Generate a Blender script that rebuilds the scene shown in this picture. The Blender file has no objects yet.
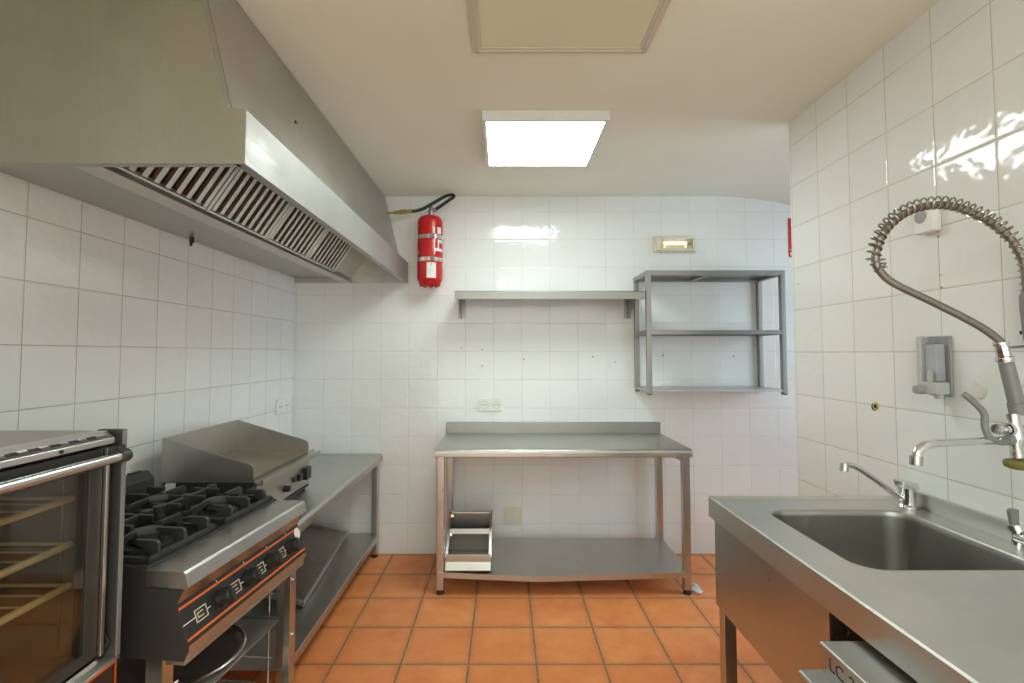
import bpy, bmesh, math, random
from mathutils import Vector, Matrix

random.seed(7)
SC = bpy.context.scene
COL = SC.collection
PI = math.pi

# ------------------------------------------------------------------ camera
cam_d = bpy.data.cameras.new('camera')
cam = bpy.data.objects.new('camera', cam_d)
COL.objects.link(cam)
cam.location = (0, 0, 1.391)
cam.rotation_euler = (PI / 2 + 0.045, 0, 0)
cam_d.sensor_width = 36
cam_d.lens = 500.8 / 1024 * 36
cam_d.shift_x = (512 - 503.8) / 1024
cam_d.shift_y = (330.7 - 341.5) / 1024
cam_d.clip_start = 0.02
SC.camera = cam

# ------------------------------------------------------------------ world, exposure
world = bpy.data.worlds.new('world')
SC.world = world
world.use_nodes = True
world.node_tree.nodes['Background'].inputs[0].default_value = (0.9, 0.95, 1.0, 1)
world.node_tree.nodes['Background'].inputs[1].default_value = 0.3
SC.view_settings.view_transform = 'Standard'
SC.view_settings.look = 'None'
SC.view_settings.gamma = 1
SC.view_settings.use_curve_mapping = False
SC.view_settings.exposure = 0.15
LAMP = 15.0            # emission of the ceiling panels


def area(name, loc, rot, sx, sy, watts, color):
    d = bpy.data.lights.new(name, 'AREA')
    d.shape = 'RECTANGLE'
    d.size, d.size_y, d.energy, d.color = sx, sy, watts, color
    o = bpy.data.objects.new(name, d)
    COL.objects.link(o)
    o.location = loc
    o.rotation_euler = rot
    return o


# fill lamps added at unseen windows in the side passage and behind the camera
area('passage_fill_daylight', (3.33, 2.3, 1.5), (0, PI / 2, 0), 1.3, 1.2, 27.0, (0.66, 0.85, 1.0))
area('rear_fill_light', (0.0, -1.93, 1.30), (PI / 2, 0, 0), 2.7, 2.2, 36.0, (0.88, 1.0, 0.93))

# ------------------------------------------------------------------ room numbers
D, XL, XR, ZC = 3.546, -1.4866, 1.3954, 2.516
YE = 2.41              # far end of the right-hand partition
YB = -2.0              # wall behind the photographer
XF = 3.4               # wall of the side passage


# ------------------------------------------------------------------ materials
class NT:
    def __init__(s, name):
        s.m = bpy.data.materials.new(name)
        s.m.use_nodes = True
        s.t = s.m.node_tree
        s.b = s.t.nodes['Principled BSDF']

    def n(s, kind, **kw):
        x = s.t.nodes.new(kind)
        for k, v in kw.items():
            setattr(x, k, v)
        return x

    def l(s, a, b):
        s.t.links.new(a, b)

    def math(s, op, a, b=None, c=None):
        x = s.n('ShaderNodeMath', operation=op)
        for i, v in enumerate((a, b, c)):
            if v is None:
                continue
            if isinstance(v, (int, float)):
                x.inputs[i].default_value = v
            else:
                s.l(v, x.inputs[i])
        return x.outputs[0]

    def mix(s, f, a, b):
        x = s.n('ShaderNodeMix', data_type='RGBA')
        for i, v in ((0, f), (6, a), (7, b)):
            if isinstance(v, (int, float)):
                x.inputs[i].default_value = v
            elif isinstance(v, tuple):
                x.inputs[i].default_value = v if len(v) == 4 else v + (1,)
            else:
                s.l(v, x.inputs[i])
        return x.outputs[2]

    def noise(s, vec, scale, detail=3, rough=0.5):
        x = s.n('ShaderNodeTexNoise')
        x.inputs['Scale'].default_value = scale
        x.inputs['Detail'].default_value = detail
        x.inputs['Roughness'].default_value = rough
        if vec is not None:
            s.l(vec, x.inputs['Vector'])
        return x.outputs[0]

    def ramp(s, f, lo, hi, a=0.0, b=1.0):
        x = s.n('ShaderNodeMapRange')
        s.l(f, x.inputs[0])
        for i, v in enumerate((lo, hi, a, b)):
            x.inputs[i + 1].default_value = v
        return x.outputs[0]

    def bump(s, h, strength, dist, normal=None):
        x = s.n('ShaderNodeBump')
        x.inputs['Strength'].default_value = strength
        x.inputs['Distance'].default_value = dist
        s.l(h, x.inputs['Height'])
        if normal is not None:
            s.l(normal, x.inputs['Normal'])
        return x.outputs[0]

    def combine(s, x, y, z=0.0):
        c = s.n('ShaderNodeCombineXYZ')
        for i, v in enumerate((x, y, z)):
            if isinstance(v, (int, float)):
                c.inputs[i].default_value = v
            else:
                s.l(v, c.inputs[i])
        return c.outputs[0]

    def set(s, **kw):
        for k, v in kw.items():
            i = s.b.inputs[k.replace('_', ' ')]
            if isinstance(v, (int, float)):
                i.default_value = v
            elif isinstance(v, tuple):
                i.default_value = v if len(v) == 4 or len(v) != 3 else v + (1,)
            else:
                s.l(v, i)
        return s


def plain(name, col, rough=0.5, metal=0.0, var=0.06, scale=30, **kw):
    """a slightly mottled plain material"""
    t = NT(name)
    tc = t.n('ShaderNodeTexCoord')
    f = t.noise(tc.outputs['Object'], scale)
    c2 = tuple(max(0.0, c * (1 - var * 2)) for c in col)
    c3 = tuple(min(1.0, c * (1 + var)) for c in col)
    t.set(Base_Color=t.mix(f, c2, c3), Metallic=metal, Roughness=rough)
    for k, v in kw.items():
        t.set(**{k: v})
    return t.m


def steel(name, axis='X', col=(0.54, 0.53, 0.50), rough=0.37, blotch=0.07, scratch=0.05):
    """brushed stainless steel: fine streaks along one axis, cloudy handling marks"""
    t = NT(name)
    tc = t.n('ShaderNodeTexCoord')
    mp = t.n('ShaderNodeMapping')
    sc = {'X': (3, 120, 120), 'Y': (120, 3, 120), 'Z': (120, 120, 3)}[axis]
    mp.inputs['Scale'].default_value = sc
    t.l(tc.outputs['Object'], mp.inputs[0])
    streak = t.noise(mp.outputs[0], 1.6, 4, 0.6)
    cloud = t.noise(tc.outputs['Object'], 3.5, 5, 0.6)
    fine = t.noise(tc.outputs['Object'], 22, 4, 0.6)
    r = t.math('ADD', t.ramp(streak, 0.3, 0.7, rough - scratch, rough + scratch),
               t.ramp(cloud, 0.3, 0.7, -blotch * 0.7, blotch))
    r = t.math('ADD', r, t.ramp(fine, 0.35, 0.65, -0.02, 0.03))
    c = t.mix(t.ramp(cloud, 0.3, 0.75), tuple(v * 0.9 for v in col), tuple(min(1, v * 1.06) for v in col))
    t.set(Base_Color=c, Metallic=1.0, Roughness=r)
    return t.m


def tiles(name, ua, va, u0, v0, size=0.2, grout_w=0.0028, col=(0.87, 0.875, 0.865), grout=(0.52, 0.49, 0.42), wav=1.0, gfade=1.0, rough=0.09):
    """glazed hand-flat wall tiles laid on world axes ua / va"""
    t = NT(name)
    g = t.n('ShaderNodeNewGeometry')
    sp = t.n('ShaderNodeSeparateXYZ')
    t.l(g.outputs['Position'], sp.inputs[0])
    u = t.math('DIVIDE', t.math('SUBTRACT', sp.outputs[ua], u0), size)
    v = t.math('DIVIDE', t.math('SUBTRACT', sp.outputs[va], v0), size)
    iu, iv = t.math('FLOOR', u), t.math('FLOOR', v)
    fu, fv = t.math('SUBTRACT', u, iu), t.math('SUBTRACT', v, iv)
    du = t.math('MINIMUM', fu, t.math('SUBTRACT', 1.0, fu))
    dv = t.math('MINIMUM', fv, t.math('SUBTRACT', 1.0, fv))
    d = t.math('MULTIPLY', t.math('MINIMUM', du, dv), size)          # metres to the nearest joint
    mask = t.ramp(d, grout_w * 0.35, grout_w * 0.75)                   # 0 in the joint, 1 on the tile
    wn = t.n('ShaderNodeTexWhiteNoise')
    t.l(t.combine(iu, iv, 3.0), wn.inputs[0])
    rnd = wn.outputs[0]
    shifted = t.n('ShaderNodeVectorMath', operation='ADD')
    t.l(g.outputs['Position'], shifted.inputs[0])
    t.l(wn.outputs[1], shifted.inputs[1])
    wave = t.noise(shifted.outputs[0], 11, 2, 0.55)
    big = t.noise(g.outputs['Position'], 1.3, 4, 0.6)
    dirt = t.noise(g.outputs['Position'], 5, 5, 0.65)
    c = t.mix(rnd, tuple(x * 0.965 for x in col), col)
    c = t.mix(t.ramp(big, 0.45, 0.75, 0, 0.18), c, tuple(x * y for x, y in zip(col, (0.93, 0.91, 0.86))))
    gc = t.mix(t.ramp(dirt, 0.3, 0.7), tuple(x * 0.8 for x in grout), tuple(min(1, x * 1.25) for x in grout))
    gc = t.mix(1 - gfade, gc, col)
    t.set(Base_Color=t.mix(mask, gc, c), Roughness=t.ramp(mask, 0, 1, 0.75, rough))
    pillow = t.ramp(d, 0.0, 0.007)
    nb = t.bump(pillow, 0.5, 0.0012)
    nb = t.bump(wave, 0.6 * wav, 0.006, nb)
    t.l(nb, t.b.inputs['Normal'])
    return t.m


def terracotta():
    t = NT('terracotta_floor')
    g = t.n('ShaderNodeNewGeometry')
    sp = t.n('ShaderNodeSeparateXYZ')
    t.l(g.outputs['Position'], sp.inputs[0])
    S, gw = 0.3041, 0.007
    u = t.math('DIVIDE', t.math('ADD', sp.outputs[0], 0.7662), S)
    v = t.math('DIVIDE', t.math('SUBTRACT', sp.outputs[1], 3.2189), S)
    iu, iv = t.math('FLOOR', u), t.math('FLOOR', v)
    fu, fv = t.math('SUBTRACT', u, iu), t.math('SUBTRACT', v, iv)
    du = t.math('MINIMUM', fu, t.math('SUBTRACT', 1.0, fu))
    dv = t.math('MINIMUM', fv, t.math('SUBTRACT', 1.0, fv))
    d = t.math('MULTIPLY', t.math('MINIMUM', du, dv), S)
    wob = t.noise(g.outputs['Position'], 40, 2)
    d = t.math('ADD', d, t.ramp(wob, 0.3, 0.7, -0.0012, 0.0012))
    mask = t.ramp(d, gw * 0.4, gw * 0.75)
    wn = t.n('ShaderNodeTexWhiteNoise')
    t.l(t.combine(iu, iv, 1.0), wn.inputs[0])
    sh = t.n('ShaderNodeVectorMath', operation='ADD')
    t.l(g.outputs['Position'], sh.inputs[0])
    t.l(wn.outputs[1], sh.inputs[1])
    cl = t.noise(sh.outputs[0], 6, 5, 0.62)
    sp2 = t.noise(sh.outputs[0], 38, 4, 0.6)
    c = t.mix(t.ramp(cl, 0.32, 0.7), (0.82, 0.245, 0.07), (0.95, 0.38, 0.13))
    c = t.mix(t.ramp(wn.outputs[0], 0, 1, 0, 0.35), c, (0.80, 0.25, 0.08))
    c = t.mix(t.ramp(sp2, 0.62, 0.8, 0, 0.25), c, (0.36, 0.10, 0.035))
    edge = t.ramp(d, 0.003, 0.03, 0.25, 0.0)
    c = t.mix(edge, c, (0.36, 0.11, 0.04))
    gc = t.mix(t.ramp(sp2, 0.3, 0.7), (0.16, 0.12, 0.07), (0.30, 0.23, 0.14))
    t.set(Base_Color=t.mix(mask, gc, c), Roughness=t.ramp(mask, 0, 1, 0.8, 0.42))
    nb = t.bump(t.ramp(d, 0, 0.009), 0.6, 0.002)
    nb = t.bump(cl, 0.15, 0.004, nb)
    t.l(nb, t.b.inputs['Normal'])
    return t.m


def emissive(name, col, strength):
    t = NT(name)
    t.set(Base_Color=(0.9, 0.9, 0.9), Emission_Color=col, Emission_Strength=strength)
    return t.m


def glass(name, tint, refl=0.06, rough=0.03):
    """thin glazing: tinted see-through with a fresnel reflection"""
    t = NT(name)
    tr = t.n('ShaderNodeBsdfTransparent')
    tr.inputs[0].default_value = tint + (1,)
    gl = t.n('ShaderNodeBsdfGlossy')
    gl.inputs['Roughness'].default_value = rough
    gl.inputs[0].default_value = (1, 1, 1, 1)
    fr = t.n('ShaderNodeFresnel')
    g = t.n('ShaderNodeNewGeometry')
    t.l(t.ramp(g.outputs['Backfacing'], 0, 1, 1.5, 1 / 1.5), fr.inputs[0])
    f = t.math('ADD', fr.outputs[0], refl)
    mx = t.n('ShaderNodeMixShader')
    t.l(f, mx.inputs[0])
    t.l(tr.outputs[0], mx.inputs[1])
    t.l(gl.outputs[0], mx.inputs[2])
    t.l(mx.outputs[0], t.t.nodes['Material Output'].inputs[0])
    return t.m


def ceiling_mat():
    t = NT('ceiling_plaster')
    g = t.n('ShaderNodeNewGeometry')
    a = t.noise(g.outputs['Position'], 1.1, 4, 0.6)
    b = t.noise(g.outputs['Position'], 35, 3)
    c = t.mix(t.ramp(a, 0.35, 0.7), (0.88, 0.895, 0.80), (0.84, 0.84, 0.72))
    t.set(Base_Color=c, Roughness=0.7)
    t.l(t.bump(b, 0.12, 0.003), t.b.inputs['Normal'])
    return t.m


M = {}
M['tile_back'] = tiles('glazed_tiles_rear', 0, 2, -1.2723, 1.6037, grout=(0.60, 0.58, 0.55), grout_w=0.0022, wav=0.7, gfade=0.75)
M['tile_left'] = tiles('glazed_tiles_cooking_side', 1, 2, 1.5447, 1.8164, grout=(0.50, 0.45, 0.33), grout_w=0.003)
M['tile_right'] = tiles('glazed_tiles_washing_side', 1, 2, 1.3939, 2.3961, grout=(0.56, 0.52, 0.41), grout_w=0.003, wav=0.95)
M['floor'] = terracotta()
M['ceil'] = ceiling_mat()
M['plaster'] = plain('wall_plaster', (0.82, 0.81, 0.78), 0.6)
M['pale'] = steel('pale_shelf_steel', 'X', col=(0.62, 0.615, 0.60), rough=0.45)
M['sx'] = steel('steel_brushed_across', 'X')
M['sy'] = steel('steel_brushed_along', 'Y')
M['sz'] = steel('steel_brushed_upright', 'Z', rough=0.31, scratch=0.02, blotch=0.03)
M['lip'] = steel('hood_lip_steel', 'Y', col=(0.44, 0.43, 0.405), rough=0.50, blotch=0.08)
M['hood'] = steel('hood_steel', 'Y', col=(0.52, 0.51, 0.475), rough=0.40, blotch=0.07)
M['hoodend_dim'] = steel('hood_end_steel_dim', 'Z', col=(0.36, 0.345, 0.285), rough=0.42, blotch=0.08)  # hood steel with the near end's dark reflection put into the colour
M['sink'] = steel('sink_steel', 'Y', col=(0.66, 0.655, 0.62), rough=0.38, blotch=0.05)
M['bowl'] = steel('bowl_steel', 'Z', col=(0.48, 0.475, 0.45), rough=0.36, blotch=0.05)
M['rack'] = steel('rack_steel', 'X', col=(0.36, 0.355, 0.335), rough=0.42)
M['chrome'] = plain('chrome', (0.78, 0.78, 0.78), 0.12, 1.0, 0.03)
M['dull'] = plain('dull_chrome', (0.55, 0.54, 0.52), 0.25, 1.0, 0.1)
M['hose_metal'] = plain('braided_hose', (0.30, 0.28, 0.25), 0.4, 0.85, 0.2, 200)
M['spring'] = plain('spring_steel', (0.36, 0.33, 0.29), 0.3, 1.0, 0.1)
M['cast'] = plain('cast_iron', (0.040, 0.039, 0.035), 0.45, 0.0, 0.25, 60)
M['enamel'] = plain('black_enamel', (0.02, 0.02, 0.019), 0.28, 0.0, 0.2, 30)
M['darkpaint'] = plain('charcoal_paint', (0.040, 0.040, 0.037), 0.40, 0.0, 0.12, 12)
M['black'] = plain('black_plastic', (0.016, 0.016, 0.016), 0.35, 0, 0.1)
M['rubber'] = plain('black_rubber', (0.018, 0.018, 0.018), 0.6, 0, 0.1)
M['panel'] = plain('control_panel_black', (0.022, 0.021, 0.020), 0.35, 0, 0.1)
M['orange'] = plain('orange_print', (0.85, 0.16, 0.02), 0.4, 0, 0.04)
M['cream'] = plain('cream_print', (0.72, 0.66, 0.46), 0.45, 0, 0.04)
M['white'] = plain('white_plastic', (0.88, 0.88, 0.86), 0.35, 0, 0.03)
M['offwhite'] = plain('ivory_plastic', (0.80, 0.76, 0.63), 0.4, 0, 0.04)
M['hatch'] = plain('yellowed_cream_panel', (0.80, 0.79, 0.585), 0.6, 0, 0.07, 2.0)
M['hatch_frame'] = plain('aged_white_trim', (0.66, 0.62, 0.52), 0.5, 0, 0.05)
M['red'] = plain('red_lacquer', (0.55, 0.012, 0.012), 0.22, 0, 0.06, 12)
M['redsign'] = plain('red_sign', (0.62, 0.02, 0.015), 0.45, 0, 0.03)
M['paper'] = plain('paper_label', (0.80, 0.79, 0.76), 0.6, 0, 0.05, 90)
M['brass'] = plain('brass', (0.45, 0.33, 0.13), 0.3, 1.0, 0.12)
M['strap'] = plain('strap_steel', (0.70, 0.69, 0.66), 0.25, 1.0, 0.06)
M['lightframe'] = plain('white_lamp_frame', (0.80, 0.80, 0.79), 0.4, 0, 0.02)
M['lamp'] = emissive('lamp_diffuser', (0.875, 1.0, 0.965, 1), LAMP)
M['em_tube'] = emissive('emergency_tube', (1.0, 0.84, 0.76, 1), 1.9)
M['em_end'] = emissive('emergency_filament', (1.0, 0.50, 0.20, 1), 1.2)
M['clear'] = glass('clear_cover', (0.93, 0.92, 0.88), 0.02, 0.1)
M['ovenglass'] = glass('oven_glass', (0.80, 0.77, 0.70), 0.01, 0.06)
M['ovenin'] = plain('oven_cavity', (0.24, 0.225, 0.19), 0.5, 0.4, 0.2, 8)
M['ovenrack'] = plain('oven_rack_wire', (0.90, 0.80, 0.50), 0.35, 0.15, 0.08)
M['bronze'] = plain('bronze_knob', (0.52, 0.45, 0.31), 0.35, 0.7, 0.06)
M['griddle'] = plain('seasoned_griddle', (0.36, 0.30, 0.22), 0.42, 0.75, 0.22, 6)
M['pan'] = plain('dark_steel_pan', (0.42, 0.415, 0.39), 0.33, 0.9, 0.15, 5)
M['trayin'] = steel('tray_steel', 'Y', col=(0.40, 0.39, 0.37), rough=0.30)
M['soaptank'] = glass('smoky_tank', (0.88, 0.885, 0.90), 0.02, 0.08)
M['soap'] = plain('grey_liquid', (0.60, 0.60, 0.64), 0.3, 0, 0.15, 20)
M['palegrey'] = plain('pale_grey_plastic', (0.55, 0.55, 0.54), 0.4, 0, 0.05)
M['greyplast'] = plain('grey_plastic', (0.36, 0.36, 0.36), 0.4, 0, 0.05)
M['handgrip'] = plain('grey_grip', (0.24, 0.24, 0.235), 0.42, 0.1, 0.06)
M['sponge'] = plain('olive_ring', (0.20, 0.17, 0.025), 0.6, 0, 0.15, 40)
M['ink'] = plain('dark_ink', (0.045, 0.045, 0.06), 0.6, 0, 0.1)
M['baffle'] = steel('baffle_steel', 'X', col=(0.66, 0.63, 0.57), rough=0.33)
M['baffledark'] = plain('brown_reflection_baffle', (0.27, 0.14, 0.09), 0.45, 0.5, 0.25, 12)  # brown reflection between the channels, put into the base colour
M['hole'] = plain('dark_hole', (0.02, 0.018, 0.015), 0.9, 0, 0.1)
M['stain'] = plain('yellow_sealant', (0.55, 0.44, 0.17), 0.8, 0, 0.2, 200)
M['rag'] = plain('white_scrap', (0.74, 0.74, 0.74), 0.55, 0, 0.08, 60)


# ------------------------------------------------------------------ mesh builder
class MB:
    """collects shapes in world coordinates and links them as ONE mesh object"""

    def __init__(s):
        s.bm = bmesh.new()

    def _merge(s, b, mi=0):
        for f in b.faces:
            f.material_index = mi
        me = bpy.data.meshes.new('tmp')
        b.to_mesh(me)
        b.free()
        n0 = len(s.bm.faces)
        s.bm.from_mesh(me)
        bpy.data.meshes.remove(me)
        s.bm.faces.ensure_lookup_table()
        for f in s.bm.faces[n0:]:
            f.material_index = mi
        return s

    def box(s, x0, x1, y0, y1, z0, z1, bev=0.0, mi=0, seg=2, mat=None):
        b = bmesh.new()
        vs = [b.verts.new((x, y, z)) for x in (x0, x1) for y in (y0, y1) for z in (z0, z1)]
        for q in ((0, 1, 3, 2), (4, 6, 7, 5), (0, 4, 5, 1), (2, 3, 7, 6), (0, 2, 6, 4), (1, 5, 7, 3)):
            b.faces.new([vs[i] for i in q])
        if bev:
            bmesh.ops.bevel(b, geom=b.edges[:], offset=bev, segments=seg, affect='EDGES', profile=0.5)
        if mat:
            b.transform(mat)
        bmesh.ops.recalc_face_normals(b, faces=b.faces[:])
        return s._merge(b, mi)

    def cyl(s, p0, p1, r, seg=20, r1=None, mi=0, bev=0.0):
        p0, p1 = Vector(p0), Vector(p1)
        b = bmesh.new()
        h = (p1 - p0).length
        bmesh.ops.create_cone(b, cap_ends=True, segments=seg, radius1=r, radius2=r if r1 is None else r1, depth=h)
        if bev:
            es = [e for e in b.edges if abs(e.verts[0].co.z - e.verts[1].co.z) < 1e-6]
            bmesh.ops.bevel(b, geom=es, offset=bev, segments=2, affect='EDGES', profile=0.5)
        q = Vector((0, 0, 1)).rotation_difference(p1 - p0)
        b.transform(Matrix.Translation((p0 + p1) / 2) @ q.to_matrix().to_4x4())
        return s._merge(b, mi)

    def tube(s, pts, r, seg=12, mi=0, closed=False):
        pts = [Vector(p) for p in pts]
        n = len(pts)
        b = bmesh.new()
        rings = []
        up = None
        for i in range(n):
            if closed:
                t = pts[(i + 1) % n] - pts[i - 1]
            else:
                t = pts[min(i + 1, n - 1)] - pts[max(i - 1, 0)]
            t.normalize()
            if up is None:
                up = t.orthogonal().normalized()
            up = (up - t * up.dot(t))
            up = up.normalized() if up.length > 1e-6 else t.orthogonal().normalized()
            w = t.cross(up)
            rr = r[i] if isinstance(r, (list, tuple)) else r
            rings.append([b.verts.new(pts[i] + (up * math.cos(2 * PI * k / seg) + w * math.sin(2 * PI * k / seg)) * rr) for k in range(seg)])
        for i in range(n if closed else n - 1):
            a, c = rings[i], rings[(i + 1) % n]
            for k in range(seg):
                b.faces.new((a[k], a[(k + 1) % seg], c[(k + 1) % seg], c[k]))
        if not closed:
            b.faces.new(rings[0][::-1])
            b.faces.new(rings[-1])
        bmesh.ops.recalc_face_normals(b, faces=b.faces[:])
        return s._merge(b, mi)

    def prism(s, prof, axis, a0, a1, bev=0.0, mi=0):
        """closed outline (two coordinates) pushed along an axis"""
        def P(p, a):
            return {'X': (a, p[0], p[1]), 'Y': (p[0], a, p[1]), 'Z': (p[0], p[1], a)}[axis]
        b = bmesh.new()
        A = [b.verts.new(P(p, a0)) for p in prof]
        B = [b.verts.new(P(p, a1)) for p in prof]
        n = len(prof)
        b.faces.new(A)
        b.faces.new(B[::-1])
        for i in range(n):
            b.faces.new((A[i], B[i], B[(i + 1) % n], A[(i + 1) % n]))
        bmesh.ops.recalc_face_normals(b, faces=b.faces[:])
        if bev:
            bmesh.ops.bevel(b, geom=b.edges[:], offset=bev, segments=2, affect='EDGES', profile=0.5)
        return s._merge(b, mi)

    def lathe(s, prof, base, axis=(0, 0, 1), seg=32, mi=0, a0=0.0, a1=2 * PI, ref=None):
        """(radius, height) outline spun about an axis through base"""
        b = bmesh.new()
        full = abs(a1 - a0 - 2 * PI) < 1e-6
        n = seg if full else seg + 1
        rows = []
        for r, h in prof:
            if r < 1e-6:
                rows.append([b.verts.new((0, 0, h))])
            else:
                rows.append([b.verts.new((r * math.cos(a0 + (a1 - a0) * k / seg), r * math.sin(a0 + (a1 - a0) * k / seg), h)) for k in range(n)])
        for u, v in zip(rows[:-1], rows[1:]):
            for k in range(n if full else n - 1):
                k2 = (k + 1) % n
                if len(u) == 1 and len(v) == 1:
                    continue
                if len(u) == 1:
                    b.faces.new((u[0], v[k2], v[k]))
                elif len(v) == 1:
                    b.faces.new((u[k], u[k2], v[0]))
                else:
                    b.faces.new((u[k], u[k2], v[k2], v[k]))
        q = Vector((0, 0, 1)).rotation_difference(Vector(axis))
        b.transform(Matrix.Translation(base) @ q.to_matrix().to_4x4())
        if full:
            bmesh.ops.recalc_face_normals(b, faces=b.faces[:])
        return s._merge(b, mi)

    def faces(s, verts, fs, mi=0, thick=0.0):
        b = bmesh.new()
        vs = [b.verts.new(v) for v in verts]
        for f in fs:
            b.faces.new([vs[i] for i in f])
        bmesh.ops.recalc_face_normals(b, faces=b.faces[:])
        if thick:
            bmesh.ops.solidify(b, geom=b.faces[:], thickness=thick)
        bmesh.ops.recalc_face_normals(b, faces=b.faces[:])
        return s._merge(b, mi)

    def xf(s, m):
        s.bm.transform(m)
        return s

    def build(s, name, mat, parent=None, angle=35, local=False, wn=True):
        """local: the shapes were given in the parent's own frame"""
        me = bpy.data.meshes.new(name)
        o = bpy.data.objects.new(name, me)
        COL.objects.link(o)
        org = Vector((0, 0, 0))
        if parent is not None:
            o.parent = parent
            if not local:
                w = world_of(parent)
                s.bm.transform(w.inverted())
        else:
            zs = [v.co.z for v in s.bm.verts]
            xs = [v.co.x for v in s.bm.verts]
            ys = [v.co.y for v in s.bm.verts]
            org = Vector(((min(xs) + max(xs)) / 2, (min(ys) + max(ys)) / 2, min(zs)))
            s.bm.transform(Matrix.Translation(-org))
            o.location = org
        s.bm.to_mesh(me)
        s.bm.free()
        for p in me.polygons:
            p.use_smooth = True
        me.set_sharp_from_angle(angle=math.radians(angle))
        if wn:
            md = o.modifiers.new('weighted_normal', 'WEIGHTED_NORMAL')
            md.keep_sharp = True
        for m_ in (mat if isinstance(mat, (list, tuple)) else [mat]):
            me.materials.append(M[m_] if isinstance(m_, str) else m_)
        return o


def world_of(o):
    m = Matrix.LocRotScale(o.location, o.rotation_euler, o.scale)
    return world_of(o.parent) @ m if o.parent else m


def tag(o, label=None, cat=None, group=None, kind=None):
    for k, v in (('label', label), ('category', cat), ('group', group), ('kind', kind)):
        if v:
            o[k] = v
    return o


def thing(name, label, cat, loc, rz=0.0, group=None):
    o = bpy.data.objects.new(name, None)
    COL.objects.link(o)
    o.empty_display_size = 0.1
    o.location = loc
    o.rotation_euler = (0, 0, rz)
    return tag(o, label, cat, group)


def struct(name, mb, mat):
    return tag(mb.build(name, mat), kind='structure')


def copy_tree(o, parent=None):
    c = o.copy()
    COL.objects.link(c)
    if parent:
        c.parent = parent
    for ch in list(o.children):
        copy_tree(ch, c)
    return c


def arc(cx, cy, r, a0, a1, n=6):
    return [(cx + r * math.cos(math.radians(a0 + (a1 - a0) * i / n)), cy + r * math.sin(math.radians(a0 + (a1 - a0) * i / n))) for i in range(n + 1)]


def spline(pts, n=10):
    """Catmull-Rom through the points"""
    P = [Vector(p) for p in pts]
    P = [P[0] * 2 - P[1]] + P + [P[-1] * 2 - P[-2]]
    out = []
    for i in range(1, len(P) - 2):
        for k in range(n):
            t = k / n
            a, b, c, d = P[i - 1], P[i], P[i + 1], P[i + 2]
            out.append(0.5 * ((2 * b) + (c - a) * t + (2 * a - 5 * b + 4 * c - d) * t * t + (3 * b - a - 3 * c + d) * t ** 3))
    out.append(P[-2])
    return out


# ================================================================== SETTING
struct('floor', MB().box(XL - 0.1, XF + 0.1, YB - 0.1, D + 0.1, -0.08, 0), 'floor')
struct('wall_back', MB().box(XL - 0.1, XF + 0.1, D, D + 0.1, 0, ZC + 0.1), 'tile_back')
struct('wall_left', MB().box(XL - 0.1, XL, YB, D, 0, ZC + 0.1), 'tile_left')
struct('wall_right', MB().box(XR, XR + 0.14, YB, YE, 0, ZC + 0.1, bev=0.004), 'tile_right')
struct('wall_front', MB().box(XL - 0.1, XF + 0.1, YB - 0.1, YB, 0, ZC + 0.1), 'plaster')
struct('wall_passage', MB().box(XF, XF + 0.1, YB, D, 0, ZC + 0.1), 'plaster')

def added_window(name, wall, c0, c1, z0, z1):  # frame and pane of an unseen window, added around a fill lamp
    fr, n = MB(), 3
    w = .06
    for a in [(c0 - w, c0, z0 - w, z1 + w), (c1, c1 + w, z0 - w, z1 + w), (c0, c1, z0 - w, z0), (c0, c1, z1, z1 + w)]:
        if wall == 'rear':
            fr.box(a[0], a[1], YB + .001, YB + .09, a[2], a[3], .004)
        else:
            fr.box(XF - .09, XF - .001, a[0], a[1], a[2], a[3], .004)
    o = struct(name, fr, 'white')
    p = MB()
    if wall == 'rear':
        p.box(c0, c1, YB + .001, YB + .03, z0, z1)
    else:
        p.box(XF - .03, XF - .001, c0, c1, z0, z1)
    p.build('pane', 'paper', o)


added_window('added_window_1', 'passage', 1.7, 2.9, .85, 2.15)  # added out of view for the cool passage fill
added_window('added_window_2', 'rear', -1.35, 1.33, .20, 2.40)  # added out of view for the fill from the rear

# ceiling: flat, with a shallow vault falling away beyond the end of the partition
cm = MB()
xs = [XL - 0.1, 0.0, 1.2] + [1.45 + 0.06 * i for i in range(16)] + [XF + 0.1]
prof = []
for x in xs:
    t = max(0.0, min(1.0, (x - 1.5) / 0.85))
    prof.append((x, ZC - 0.16 * t * t))
cm.prism(prof + [(XF + 0.1, ZC + 0.12), (XL - 0.1, ZC + 0.12)], 'Y', YB - 0.1, D + 0.02)
struct('ceiling', cm, 'ceil')

# drill marks left in the tiles
wb = bpy.data.objects['wall_back']
wr = bpy.data.objects['wall_right']
for x, z, r in ((-0.155, 1.417, .006), (-0.155, 1.30, .007), (0.14, 1.35, .006), (0.63, 1.368, .007), (1.125, 1.375, .008), (1.625, 1.37, .007), (-.30, 1.43, .004), (0.79, 1.33, .005)):
    MB().cyl((x, D - 0.0012, z), (x, D + 0.002, z), r * .7, 12).build('drill_hole', 'hole', wb)
for y, z, r in ((1.897, 1.189, .014),):
    MB().cyl((XR - 0.0012, y, z), (XR + 0.002, y, z), r, 16).build('drill_hole', 'hole', wr)
    MB().lathe([(r * 0.6, 0), (r * 0.6, .002), (r * 1.0, .0015), (r * 1.15, 0)], (XR, y - .007, z + .003), (-1, 0, 0), 16).build('sealant_ring', 'stain', wr)
for y, z, r in ((1.592, 1.765, .004), (1.588, 1.60, .005), (1.588, 1.64, .003), (2.36, 1.72, .004)):
    MB().cyl((XR - 0.001, y, z), (XR + 0.002, y, z), r, 12).build('drill_hole', 'stain', wr)

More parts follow.
